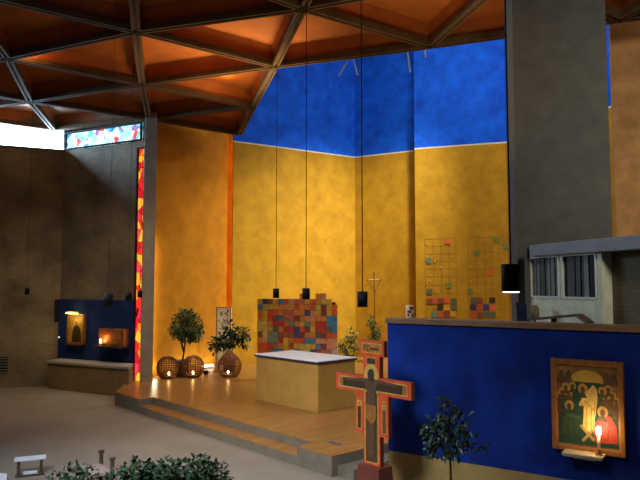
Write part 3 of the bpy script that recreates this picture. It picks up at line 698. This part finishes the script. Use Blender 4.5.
m = MB(); m.rect(FM, ml0 + .04, ml1 - .06, ZD, mt - .1, -.06, -.01); m.build('backing', M_wood_d, t)
m = MB(); rng = random.Random(3)
toph = [0, 0, 0, 0, 0, 0, 0, 0, 1, 1, 0, 1, 1, 0, -1]
used = set(); special = {(1, 2): 6, (2, 10): 6, (7, 4 + 7): 6, (8, 10): 6}
for cx in range(NC):
    for rz in range(-1, rows):
        if (cx, rz) in used: continue
        sz = (1, 1)
        if rng.random() < .22: sz = rng.choice(((2, 1), (1, 2), (2, 2)))
        if cx + sz[0] > NC or rz + sz[1] > rows: sz = (1, 1)
        if rz == -1:
            if toph[cx] <= 0: continue
            sz = (1, 1)
        if rz == 0 and toph[cx] < 0: continue
        for i_ in range(sz[0]):
            for j_ in range(sz[1]): used.add((cx + i_, rz + j_))
        k = rng.choices(range(len(cols)), wts)[0]
        if (cx, rz) == (14, 9): k = len(cols)
        o = rng.choice((0, .012, .02))
        x0, zt0 = ml0 + cx * ch, mt - .02 - rz * ch
        m.rect(FM, x0 + .003, x0 + sz[0] * ch - .003, zt0 - sz[1] * ch + .003, zt0 - .003, -.01, .012 + o, k)
m.build('coloured_tiles', mm, t)

# ---------------------------------------------------------------- wire grid with coloured squares on the right wall panel
rg_ = random.Random(5)
t = thing('hanging_grid', 'wire grid hung with a few coloured squares on the projecting yellow panel', 'artwork', FBP.pt(FBP.hit(462, 322)[0], 1.2, .04))
def gp(x, y):  # crop coordinates of the grid to wall coordinates
    return FBP.hit(418 + x / 5.22, 230 + y / 5.22, .02)
ga = [gp(x, 200)[0] for x in (38, 82, 122, 162, 200, 262, 305, 348, 388, 425, 452, 470)]
gz0 = gp(250, 470)[1] - .4; gz1 = gp(250, 38)[1]
m = MB()
for x in ga: m.tube(FBP.pt(x, gz0, .01), FBP.pt(x, gz1, .01), .004, n=4)
for y in (40, 80, 120, 160, 200, 240, 285, 330, 372, 412, 452):
    z = gp(250, y)[1]
    m.tube(FBP.pt(ga[0], z, .01), FBP.pt(ga[4], z, .01), .003, n=4); m.tube(FBP.pt(ga[5], z, .01), FBP.pt(ga[-2], z, .01), .003, n=4)
for x in (42, 88, 120, 182, 232, 275, 300, 372, 405, 340, 150, 60, 275, 125, 190, 305):
    y = random.choice((70, 108, 138, 165, 195, 235, 265, 300)); c = gp(x, y); m.ball(FBP.pt(c[0], c[1], .02), .018, 6, 1)
m.build('wire_grid', [mat('brown_wire', (.30, .14, .02), .6), mat('pale_clip', (.7, .62, .4), .5)], t)
R, O_, G, T, K, N, Y_, B = 'rogtknyb'
pal = {'r': (.50, .09, .04), 'o': (.70, .12, .02), 'g': (.16, .19, .03), 't': (.12, .22, .16), 'k': (.05, .02, .015), 'n': (.03, .03, .06), 'y': (.62, .32, .02), 'b': (.04, .04, .14), 'm': (.25, .06, .02), 's': (.10, .12, .08)}
sq = [(153, 60, 'o'), (407, 52, 'g'), (305, 120, 'g'), (57, 160, 't'), (376, 222, 'o'), (160, 290, 'g'), (60, 322, 's'), (273, 320, 'g'), (460, 85, 'g'),
      (88, 370, 'r'), (118, 370, 'm'), (150, 367, 'o'), (187, 372, 's'), (116, 403, 'k'), (150, 405, 'y'), (187, 404, 's'), (86, 440, 't'), (118, 440, 'r'), (150, 440, 'm'), (185, 438, 'y'), (60, 372, 'm'),
      (290, 367, 's'), (322, 367, 'm'), (388, 367, 'k'), (288, 403, 'n'), (322, 403, 'r'), (356, 403, 'b'), (390, 405, 'o'), (290, 443, 'r'), (325, 445, 'm'), (356, 440, 's'), (390, 445, 's')]
for x, y, k in sq:
    s_, z = gp(x, y); m = MB(); hsz = .088 if y > 350 else .085
    m.rect(FBP, s_ - hsz, s_ + hsz, z - hsz, z + hsz, .012, .02); m.build('coloured_square', mat('square_' + k, pal[k], .5, .15, 8), t)

# small dark picture at the panel joint
a, b, z0, z1 = px_rect(FBR, 405.5, 305, 414, 319.5, .05)
t = thing('small_picture', 'little white bordered dark picture on yellow wall above the screen', 'picture', FBR.pt((a + b) / 2, z0, .02))
m = MB(); m.rect(FBR, a, b, z0 - .3, z1, .0, .04); m.build('picture_board', mat('off_white_card', (.6, .58, .5), .7), t)
m = MB()
for i_ in range(3):
    for j_ in range(4):
        if (i_ + j_) % 3 == 0: continue
        m.rect(FBR, a + .06 + i_ * .075, a + .13 + i_ * .075, z1 - .15 - j_ * .11, z1 - .06 - j_ * .11, .04, .044)
m.build('dark_print', mat('dark_print', (.04, .03, .09), .6), t)

# ---------------------------------------------------------------- orange bay: light banner, plants, wicker lanterns
ban = P(223, 369.5, ZD)
FBn = Frame(at(216, 340, ban.y + .02), at(231, 340, ban.y - .05))
a, b, z0, z1 = px_rect(FBn, 216, 307, 231, 369, 0)
t = thing('painted_banner', 'narrow upright pale panel with sketchy drawing beside the leafy plant', 'banner', FBn.pt((a + b) / 2, ZD, 0))
m = MB(); m.rect(FBn, a, b, ZD, z1, -.04, 0); m.build('panel', mat('pale_paper', (.80, .77, .66), .7, .12, 5), t)
m = MB(); outline_w = .025
for r in ((a, a + outline_w, ZD, z1), (b - outline_w, b, ZD, z1), (a, b, z1 - outline_w, z1)): m.rect(FBn, *r, 0, .02)
m.build('frame', M_goldd, t)
rb = random.Random(11); m = MB()
for _ in range(46):
    x = rb.uniform(a + .05, b - .09); z = rb.uniform(z0 + .4, z1 - .12); ww = rb.uniform(.02, .07); hh = rb.uniform(.02, .1); an = rb.uniform(-.6, .6)
    ps = [(x + (dx * math.cos(an) - dz * math.sin(an)), z + (dx * math.sin(an) + dz * math.cos(an))) for dx, dz in ((0, 0), (ww, 0), (ww, hh), (0, hh))]
    m.prism(FBn, ps, 0, .003 + rb.random() * .002, rb.choice((0, 0, 1, 2, 3)))
m.build('sketch_pattern', [mat('sketch_grey', (.18, .17, .15)), mat('sketch_green', (.16, .25, .14)), mat('sketch_red', (.38, .12, .07)), mat('sketch_blue', (.16, .2, .3))], t)

def tree(name, label, base, potr, poth, stems, blobs, nleaf, L, Wd, leafm, trunk_r=.025, potm=None, group=None, cat='plant', withpot=True):
    t_ = thing(name, label, cat, base, group)
    if withpot:
        m_ = MB(); m_.lathe(base, [(0, 0), (potr * .75, 0), (potr, poth), (potr * 1.05, poth), (potr * 1.05, poth * .9), (potr * .9, poth * .9)], 20); pt_ = m_.build('pot', potm or M_pot, t_, True)
        m_ = MB(); m_.lathe(base, [(potr * .92, poth * .88), (0, poth * .9)], 20); m_.build('soil', M_soil, pt_)
    for s_ in stems:
        m_ = MB()
        for k in range(len(s_) - 1):
            r0 = trunk_r * (1 - .6 * k / max(1, len(s_) - 1)); m_.tube(s_[k], s_[k + 1], r0, r0 * .75, 8)
        m_.build('stem', M_bark, t_, True)
    m_ = MB(); foliage(m_, blobs, nleaf, L, Wd); m_.build('foliage', leafm, t_)
    return t_
# round-headed tree
tb_ = P(182, 376.2, ZD); yt = tb_.y - .12
def T(x, y, dy=0): return at(x, y, yt + dy)
tree('potted_tree', 'round headed small tree in grey pot between the first two wicker lanterns', tb_, .2, .42,
     [[tb_ + V((0, 0, .35)), T(184, 352), T(186, 335)], [T(184, 352), T(180, 338, .1), T(177, 330, .1)]],
     [(T(187, 327), (.40, .38, .40)), (T(178, 330, .1), (.22, .25, .25)), (T(195, 332, -.1), (.22, .25, .25)), (T(184, 316), (.25, .25, .18))], 1500, .11, .05, M_leaf, .03)
# leafy plant behind third lantern
tb_ = P(229, 371.5, ZD) + V((0, .05, 0)); yt = tb_.y - .2
tree('potted_plant', 'spreading leafy plant rising behind the largest wicker lantern', tb_, .2, .4,
     [[tb_ + V((0, 0, .35)), T(227, 350), T(220, 340), T(214, 336)], [tb_ + V((0, 0, .35)), T(229, 345), T(231, 327)], [tb_ + V((0, 0, .35)), T(233, 347), T(243, 338)]],
     [(T(218, 343), (.20, .2, .14)), (T(213, 350), (.12, .12, .12)), (T(231, 328), (.14, .14, .14)), (T(228, 342), (.28, .2, .16)), (T(241, 334), (.24, .2, .16)), (T(244, 342), (.14, .15, .12))], 420, .17, .085, M_leafd, .018)
# wicker lanterns
def wicker(name, label, px, pyb, wpx, hpx, pear=False, yaw=0.0):
    b_ = P(px, pyb, ZD); R_ = wpx / 2 * b_.y / F; H_ = hpx * b_.y / F
    t_ = thing(name, label, 'lantern', b_, 'wicker candle lanterns')
    prof = [(.55, 0), (.8, .1), (.95, .25), (1, .45), (.95, .65), (.8, .82), (.5, .95), (.12, 1)] if not pear else [(.6, 0), (.85, .1), (.97, .28), (1, .45), (.92, .6), (.7, .74), (.42, .86), (.16, 1)]
    f = V((-b_.x, -b_.y, 0)).normalized(); f.rotate(Matrix.Rotation(yaw, 3, 'Z')); r_ = V((f.y, -f.x, 0))
    def sp(t0):
        t0 = max(0, min(.9999, t0)) * (len(prof) - 1); k = int(t0); u_ = t0 - k
        return (prof[k][0] * (1 - u_) + prof[k + 1][0] * u_) * R_, (prof[k][1] * (1 - u_) + prof[k + 1][1] * u_) * H_
    m_ = MB(); n = 26; rw = .012 if not pear else .0095
    def pos(i, tt):
        rr, zz = sp(tt); a_ = 2 * math.pi * i / n; return b_ + (f * math.cos(a_) + r_ * math.sin(a_)) * rr + V((0, 0, zz + .01))
    def opn(i, tt):
        a_ = (i / n) % 1; a_ = min(a_, 1 - a_) * 2 * math.pi; zz = sp(tt)[1] / H_
        return a_ < .75 and .08 < zz < (.42 if not pear else .5)
    for i in range(n):
        for k in range(14):
            t0, t1 = k / 14, (k + 1) / 14
            if opn(i, (t0 + t1) / 2): continue
            m_.tube(pos(i, t0), pos(i, t1), rw, n=5)
    for k in range(0, 13):
        tt = k / 12.5
        for i in range(n):
            if opn(i + .5, tt): continue
            m_.tube(pos(i, tt), pos(i + 1, tt), rw * .9, n=5)
    m_.build('wicker_shell', M_wick, t_)
    m_ = MB(); zt0 = .42 if not pear else .5
    aa = [(-.75, .08), (.75, .08), (.75, zt0), (-.75, zt0), (-.75, .08)]
    def pz(a_, z_):
        best = min((abs(sp(q_ / 60)[1] / H_ - z_), q_ / 60) for q_ in range(61))[1]; rr, zz = sp(best)
        return b_ + (f * math.cos(a_) + r_ * math.sin(a_)) * (rr + .01) + V((0, 0, zz + .01))
    for (x0, z0_), (x1, z1_) in zip(aa, aa[1:]):
        for k in range(5):
            u0, u1 = k / 5, (k + 1) / 5; m_.tube(pz(x0 + (x1 - x0) * u0, z0_ + (z1_ - z0_) * u0), pz(x0 + (x1 - x0) * u1, z0_ + (z1_ - z0_) * u1), .016, n=6)
    m_.build('opening_rim', M_wick, t_)
    m_ = MB(); m_.lathe(b_, [(0, .004), (.55 * R_, .004), (.55 * R_, .02), (0, .02)], 20); m_.build('base', M_wick, t_)
    return b_, f, R_
LANT = []
for nm, lab, px, pyb, wp, hp, pear, yaw in (('wicker_lantern', 'round wicker lantern next to the column, open front facing right', 167.5, 378, 21, 20.5, False, .35),
                                 ('wicker_lantern', 'round wicker lantern between potted tree and pear shaped lantern', 193, 377, 21, 20.5, False, 0),
                                 ('wicker_lantern', 'pear shaped wicker lantern below the spreading leafy plant', 229.5, 376.5, 23, 25, True, -.35)):
    LANT.append(wicker(nm, lab, px, pyb, wp, hp, pear, yaw))
for (b_, f, R_), lab in zip(LANT, ('candle burning inside the round lantern next to the column', 'candle burning inside the middle wicker lantern', 'candle burning inside the pear shaped wicker lantern')):
    c = b_ + f * R_ * .35 + V((0, 0, .022))
    t = thing('lantern_candle', lab, 'candle', c, 'candles in the wicker lanterns')
    m = MB(); m.lathe(c, [(0, 0), (.05, 0), (.05, .07), (0, .07)], 12); m.build('wax', M_wax, t, True)
    m = MB(); m.ball(c + V((0, 0, .105)), .028, 10, sq=(.8, .8, 1.5)); m.build('flame', M_flame, t, True)
# small dark bowl on the platform
c = P(206, 374.5, ZD); m = MB(); m.lathe(c, [(0, 0), (.04, 0), (.075, .04), (.07, .09), (.04, .11), (0, .11)], 16)
tag(m.build('small_jar', M_dark, smooth=True), 'small dark round jar on the platform right of the middle lantern', 'jar')
# floor light along the orange wall
a0 = FO.hit(201.5, 369, .12)[0]; a1 = FO.hit(214, 367, .12)[0]
t = thing('floor_light', 'white fluorescent strip light lying along the foot of the orange wall', 'light', FO.pt((a0 + a1) / 2, ZD, .1))
m = MB(); m.rect(FO, a0, a1, ZD, ZD + .05, .06, .16); m.build('housing', M_frame_w, t)
m = MB(); m.tube(FO.pt(a0 + .05, ZD + .075, .11), FO.pt(a1 - .05, ZD + .075, .11), .025, n=10); m.build('glowing_tube', M_tubeglow, t)

# plants behind the altar
tb_ = P(349, 366, ZD) + V((0, .1, 0)); yt = tb_.y
tree('potted_plant', 'bushy light green plant right behind the altar beside the mosaic', tb_, .16, .3,
     [[tb_ + V((0, 0, .25)), T(347, 352), T(344, 345)], [tb_ + V((0, 0, .25)), T(350, 348), T(351, 336)]],
     [(T(351, 336), (.17, .17, .22)), (T(347, 345), (.28, .2, .24)), (T(342, 352), (.2, .2, .18)), (T(354, 346), (.15, .15, .25))], 520, .11, .045, mat('fresh_green_leaves', (.06, .13, .03), .45, .5, 9, (.16, .24, .07)), .015)
tb_ = P(374, 364, ZD) + V((0, .3, 0)); yt = tb_.y
tree('potted_plant', 'slender climbing plant around the foot of the thin processional cross', tb_, .14, .3,
     [[tb_ + V((0, 0, .25)), T(373, 345), T(372, 322)], [tb_ + V((0, 0, .25)), T(376, 342), T(378, 325)]],
     [(T(372, 322), (.15, .15, .17)), (T(376, 330), (.16, .16, .2)), (T(374, 340), (.2, .18, .25))], 420, .11, .045, M_leaf, .012)
cb = P(374.5, 362, ZD); yt = cb.y
t = thing('processional_cross', 'thin standing metal cross with triangular arms behind the altar', 'cross', cb)
M_brass = mat('dull_brass', (.22, .12, .04), .4, .2, 20, metal=.4)
m = MB(); m.tube(cb, T(374.5, 293), .026, .02); m.build('pole', M_brass, t)
m = MB(); m.lathe(cb, [(0, 0), (.16, 0), (.16, .03), (.03, .06)], 16); m.build('base', M_brass, t)
m = MB(); m.tube(T(374.5, 293), T(373.8, 273), .02, n=6); m.tube(T(368, 280), T(380.5, 279.5), .017, n=6); m.tube(T(368, 280), T(374.2, 292), .012, n=6); m.tube(T(380.5, 279.5), T(374.7, 292), .012, n=6)
for x, y in ((368, 280), (380.5, 279.5), (373.8, 273)): m.ball(T(x, y), .035, 8)
m.build('cross_head', M_brass, t)

# ---------------------------------------------------------------- pendant lamps
proto = None
def pendant(px, ybot, Y, s, label, cr=.008):
    b_ = at(px, ybot, Y)
    t_ = thing('pendant_lamp', label, 'lamp', b_, 'black cylinder pendant lamps')
    H_, R_ = .185 * s, .062 * s
    m_ = MB(); m_.lathe(b_, [(R_ * .92, .02), (R_, 0), (R_, H_), (R_ * .2, H_), (0, H_)], 20); sh = m_.build('lamp_shade', M_dark, t_, True)
    m_ = MB(); m_.lathe(b_, ([(R_ * .9, .012), (0, .012)] if s < .9 or Y > 5 else [(R_ * .88, .012), (R_ * .88, -.007), (0, -.008)]), 20); m_.build('bulb', mat('lamp_opal', (1, .95, .9), emit=3.0, ecol=(1, .93, .85)), t_)
    m_ = MB(); m_.tube(b_ + V((0, 0, H_)), V((b_.x, b_.y, ZC + .02)), cr, n=5); m_.build('cord', M_cord, t_)
for a_ in ((276, 298, 11.9, .95, 'black pendant lamp over left part of the mosaic panel'), (306, 299.5, 9.0, .85, 'black pendant lamp over the middle of the mosaic panel'),
           (362.5, 307, 6.3, .82, 'black pendant lamp beside the thin processional cross'), (511, 291.5, 4.0, .92, 'large black pendant lamp with lit underside in front of the grey pier'),
           (108.5, 306, 9.4, 1.0, 'black pendant lamp at top of blue alcove panel, above the tabernacle'), (128.5, 300.5, 11.5, .85, 'small black pendant lamp just left of the red stained glass'),
           (139.8, 297.5, 12.3, .72, 'small black pendant lamp in front of the red stained glass'), (27, 294.5, 12.6, .7, 'tiny black pendant lamp in front of the bare dark stone wall')):
    pendant(*a_, .003 if a_[0] < 200 else .006)

# ---------------------------------------------------------------- foreground: shrubs, stools, leaflet
Yh = 5.0
yt = Yh
def shrub(label, xs, ytop, n, dy=0.0):
    x0, x1 = xs; cxp = (x0 + x1) / 2; b_ = at(cxp, 300, Yh + dy); b_ = V((b_.x, b_.y, 0))
    zt0 = at(cxp, ytop, Yh + dy).z; wd = (x1 - x0) / 2 * (Yh + dy) / F
    rr = random.Random(int(cxp)); bl = []
    for k in range(7):
        u_ = (k / 6 - .5) * 1.7; bl.append((b_ + V((u_ * wd, rr.uniform(-.12, .12), zt0 - .16 - rr.uniform(0, .05) - abs(u_) ** 2.5 * .05)), (wd * .3 + .03, .16, .15)))
    for k in range(4): bl.append((b_ + V(((k / 3 - .5) * 1.3 * wd, 0, zt0 - .38)), (wd * .4 + .03, .2, .18)))
    stems = [[b_ + V((0, 0, .5)), b_ + V((u_ * wd * .5, 0, .8)), b_ + V((u_ * wd, .02 * u_, zt0 - .2))] for u_ in (-.8, -.3, .3, .8)]
    tree('leafy_shrub', label, b_, .17, .55, stems, bl, n, .052, .03, mat('shrub_leaves', (.014, .036, .013), .75, .5, 9, (.035, .07, .025)), .014, group='shrubs in the foreground planting')
shrub('low dark leafy shrub top in front of the little low chair', (61, 98), 462, 1000, .05)
shrub('wide dark leafy shrub right of the little low chair', (117, 172), 459, 2500)
shrub('wide dark leafy shrub, tallest of the foreground shrubs, farthest from the stool', (150, 224), 452, 3400)

sb = [P(15, 478, 0), P(44, 475, 0)]
FSt = Frame(sb[0], sb[1]); sl = FSt.len
tz = FSt.hit(16, 460)[1]
t = thing('prayer_stool', 'low prayer stool with pale top and open front on the floor', 'stool', FSt.pt(sl / 2, 0, -.1))
m = MB(); m.rect(FSt, -.02, sl + .02, tz - .025, tz, -.17, .02); m.build('seat', M_stoolw, t, bevel=.005)
for x in (.02, sl - .06):
    m = MB(); m.rect(FSt, x, x + .04, 0, tz - .025, -.13, -.02); m.build('leg', M_wood_d, t)
m = MB(); m.rect(FSt, .0, sl, .0, .025, -.15, 0); m.build('stretcher', M_wood_d, t)
m = MB(); m.rect(FSt, .1, sl - .09, .027, .05, -.12, -.02); tag(m.build('hymn_book', M_stoolw), 'white book lying inside the low prayer stool', 'book')

# little low chair with knobbed posts
q1_ = at(101.5, 446, 9.08); q2_ = at(112.5, 453, 8.70)
q1_ = V((q1_.x, q1_.y, 0)); q2_ = V((q2_.x, q2_.y, 0)); e1 = (q2_ - q1_).normalized(); e2 = V((e1.y, -e1.x, 0))
if e2.x > 0: e2 = -e2
wc = (q2_ - q1_).length; c0 = (q1_ + q2_) / 2 + e2 * .14
t = thing('low_chair', 'little dark low chair with two knobbed posts and pinkish seat behind the shrubs', 'chair', c0)
zs_, dc = .19, .27
m = MB(); m.slab([q1_ - e1 * .02, q2_ + e1 * .02, q2_ + e1 * .02 + e2 * dc, q1_ - e1 * .02 + e2 * dc], zs_, zs_ + .035); m.build('seat', M_wood_p, t, bevel=.006)
for q in (q1_ + e2 * (dc - .02), q2_ + e2 * (dc - .02)):
    m = MB(); m.tube(q, q + V((0, 0, zs_)), .024); m.build('leg', M_wood_d, t)
for q in (q1_, q2_):
    m = MB(); m.tube(q, q + V((0, 0, .37)), .028); m.lathe(q, [(.028, .365), (.042, .375), (.042, .405), (0, .41)], 12); m.build('back_post', M_wood_d, t)
m = MB(); m.bar(q1_ + V((0, 0, .1)), q2_ + V((0, 0, .1)), .02, .03); m.build('stretcher', M_wood_d, t)
# folded leaflet at the frame edge
c0 = P(2, 481, 0); m = MB()
m.solid([c0 + V((-.09, -.06, 0)), c0 + V((.1, -.06, 0)), c0 + V((.1, -.055, 0)), c0 + V((-.09, -.055, 0))], [c0 + V((-.07, 0, .11)), c0 + V((.06, 0, .1)), c0 + V((.06, .005, .1)), c0 + V((-.07, .005, .11))])
m.solid([c0 + V((-.09, .06, 0)), c0 + V((.1, .06, 0)), c0 + V((.1, .055, 0)), c0 + V((-.09, .055, 0))], [c0 + V((-.07, 0, .11)), c0 + V((.06, 0, .1)), c0 + V((.06, .005, .1)), c0 + V((-.07, .005, .11))])
tag(m.build('folded_leaflet', M_stoolw), 'white folded leaflet standing on the floor beside the prayer stool', 'leaflet')

# small tree in front of the screen
yt = 6.05
b_ = at(450, 300, yt); b_ = V((b_.x, b_.y, 0))
tree('potted_tree', 'small dark leafy tree in front of the blue screen wall', b_, .2, .4,
     [[b_ + V((0, 0, .35)), T(451, 480), T(450, 455), T(446, 428), T(447, 405)], [T(450, 458), T(441, 446), T(434, 430)], [T(450, 456), T(462, 446), T(478, 443)]],
     [(T(447, 412), (.10, .12, .11)), (T(435, 432), (.12, .13, .15)), (T(452, 428), (.15, .15, .14)), (T(462, 420), (.09, .1, .1)), (T(478, 444), (.10, .1, .05)), (T(448, 447), (.2, .15, .08)), (T(462, 452), (.09, .09, .06)), (T(431, 452), (.06, .08, .06)), (T(452, 404), (.1, .08, .04))], 420, .085, .04, M_leafd, .014)

# ---------------------------------------------------------------- lights
def lamp(kind, name, loc, energy, color, size=.1, aim=None, size_y=None, spread=None, angle=None, blend=None):
    l = bpy.data.lights.new(name, kind); l.energy = energy; l.color = color
    if kind == 'AREA':
        l.size = size
        if size_y: l.shape = 'RECTANGLE'; l.size_y = size_y
        if spread: l.spread = spread
    elif kind == 'SPOT': l.shadow_soft_size = size; l.spot_size = angle or 1; l.spot_blend = blend if blend is not None else .6
    else: l.shadow_soft_size = size
    o = bpy.data.objects.new(name, l); COL.objects.link(o); o.location = loc
    if aim is not None: o.rotation_euler = (V(aim) - V(loc)).to_track_quat('-Z', 'Y').to_euler()
    return o
lamp('AREA', 'skylight', (2.8, 16.4, 11.3), 150, (1, .96, .86), 4.0, (.9, 19.0, 3.5), 2.0)
lamp('AREA', 'skylight_right', (4.6, 14.6, 11.3), 100, (1, .95, .84), 3, (5.2, 17.5, 4), 2.0)
lamp('AREA', 'far_wall_fill', (8.0, 10.5, 10.5), 420, (1, .93, .8), 2, (8.5, 13, 4), 2.0)  # added fill, brightens the brown wall and blue sliver beyond the pier
lamp('AREA', 'skylight_corner', (4.4, 17.2, 10.4), 235, (1, .93, .72), .8, (.6, 19.8, 3.6), .8, spread=math.radians(62))
# daylight through the clerestory window, outside the recessed sill
lw = FL.pt(FL.len - 3.2, ZS + .38, -.56)
lamp('AREA', 'window_daylight', lw, 1000, (.50, .74, 1), 6, lw + FL.n * 3, .5)
# nave daylight from the windows behind the camera, falling on the near floor
lamp('AREA', 'nave_daylight', (-3.4, 2.0, 6.3), 150, (.80, .88, 1), 2.0, (-1.7, 7.4, 0), 1.6, spread=math.radians(62))
lamp('AREA', 'nave_side_fill', (3.4, .5, 6.4), 60, (1, .95, .84), 1.5, (5.2, 9, 4.4), 1.5, spread=math.radians(62))  # unseen fill added to lift the pier and booth
lamp('AREA', 'alcove_fill', (-5.0, 12.6, 6.6), 26, (1, .84, .62), .8, (-5.9, 15.6, 1.4), .8, spread=math.radians(80))  # weak ambient fill added over the alcove, no fitting there
lamp('AREA', 'nave_left_fill', (-5.5, 9.5, 5.8), 38, (1, .86, .66), 1.5, (-.6, 12, .6), 1.5, spread=math.radians(70))  # unseen warm fill added for the altar front and platform
# concealed lamps along the orange wall
OL = (V((PBL.x, PBL.y, 0)) - V((PO0.x, PO0.y, 0))).length
rg = FO.pt(OL + .5, 4.2, .13)
lamp('AREA', 'orange_slot_light', rg, 60, (1, .32, .02), .1, FO.pt(OL - 1, 4.2, .02), 6.5)
lg = FO.pt(-.06, 2.2, .14)
lamp('AREA', 'column_slot_light', lg, 9, (1, .72, .35), .08, FO.pt(2, 2.2, -.3), 3.6)
lamp('POINT', 'column_foot_light', FO.pt(.0, ZD + .25, .14), 5, (1, .86, .55), .06)
fg = FO.pt(1.5, ZD + .14, .2)
lamp('AREA', 'floor_strip_light', fg, 7, (1, .85, .55), 1.6, FO.pt(1.5, 2.0, .05), .08)
lamp('AREA', 'orange_wall_wash', FO.pt(1.4, 5.9, 2.2), 17, (1, .74, .4), 1.0, FO.pt(1.4, 1.8, 0), .6)
lamp('POINT', 'icon_candle_light', CANDLE, 3.6, (1, .58, .2), .02)
lamp('POINT', 'sanctuary_light', SANCT, 1.6, (1, .36, .08), .03)
lamp('POINT', 'picture_lamp_light', ICON_LAMP, 3.5, (1, .75, .25), .03)
for b_, f, R_ in LANT: lamp('POINT', 'lantern_light', b_ + f * R_ * .35 + V((0, 0, .2)), .35, (1, .45, .12), .04)
sp_ = P(124, 389, 0); ep_ = P(40, 407, 0)
lamp('SPOT', 'floor_streak_spot', (sp_.x, sp_.y, .35), 500, (1, .9, .72), .02, (ep_.x, ep_.y, 0), angle=.10, blend=.8)  # unseen spot added to throw the pale leaking streak along the floor
def coffer_light(i, j, e, col=(1, .55, .18)):
    p = node(i, j); lamp('POINT', 'coffer_light', (p.x, p.y, ZC + .22), e, col, .05)
coffer_light(2 - .25, -.30, 5)
coffer_light(1.1 + .8, -2 + .16, 12)
# unseen added fills for warm light bounced off the walls onto the ceiling
lamp('AREA', 'ceiling_bounce_fill', (-1.0, 12.8, 4.2), 60, (1, .70, .34), 2.0, (-1.6, 12.6, 7), 2.0, spread=math.radians(75))
lamp('AREA', 'ceiling_bounce_fill_right', (1.6, 9.2, 4.2), 22, (1, .70, .34), 2.0, (1.6, 9.0, 7), 2.0, spread=math.radians(110))

w = bpy.data.worlds.new('World'); bpy.context.scene.world = w; w.use_nodes = True
w.node_tree.nodes['Background'].inputs['Color'].default_value = (.55, .56, .62, 1); w.node_tree.nodes['Background'].inputs['Strength'].default_value = .03

# ---------------------------------------------------------------- camera
cam = bpy.data.cameras.new('camera'); co = bpy.data.objects.new('camera', cam); COL.objects.link(co)
co.location = CAM; co.rotation_euler = (math.pi / 2 + PITCH, 0, 0)
cam.sensor_width = 36; cam.sensor_fit = 'HORIZONTAL'; cam.lens = 36 * F / 640
bpy.context.scene.camera = co
sc = bpy.context.scene
sc.view_settings.view_transform = 'Standard'; sc.view_settings.look = 'None'; sc.view_settings.exposure = 0; sc.view_settings.gamma = 1
for o in list(bpy.data.objects):
    if '_w' in o: del o['_w']
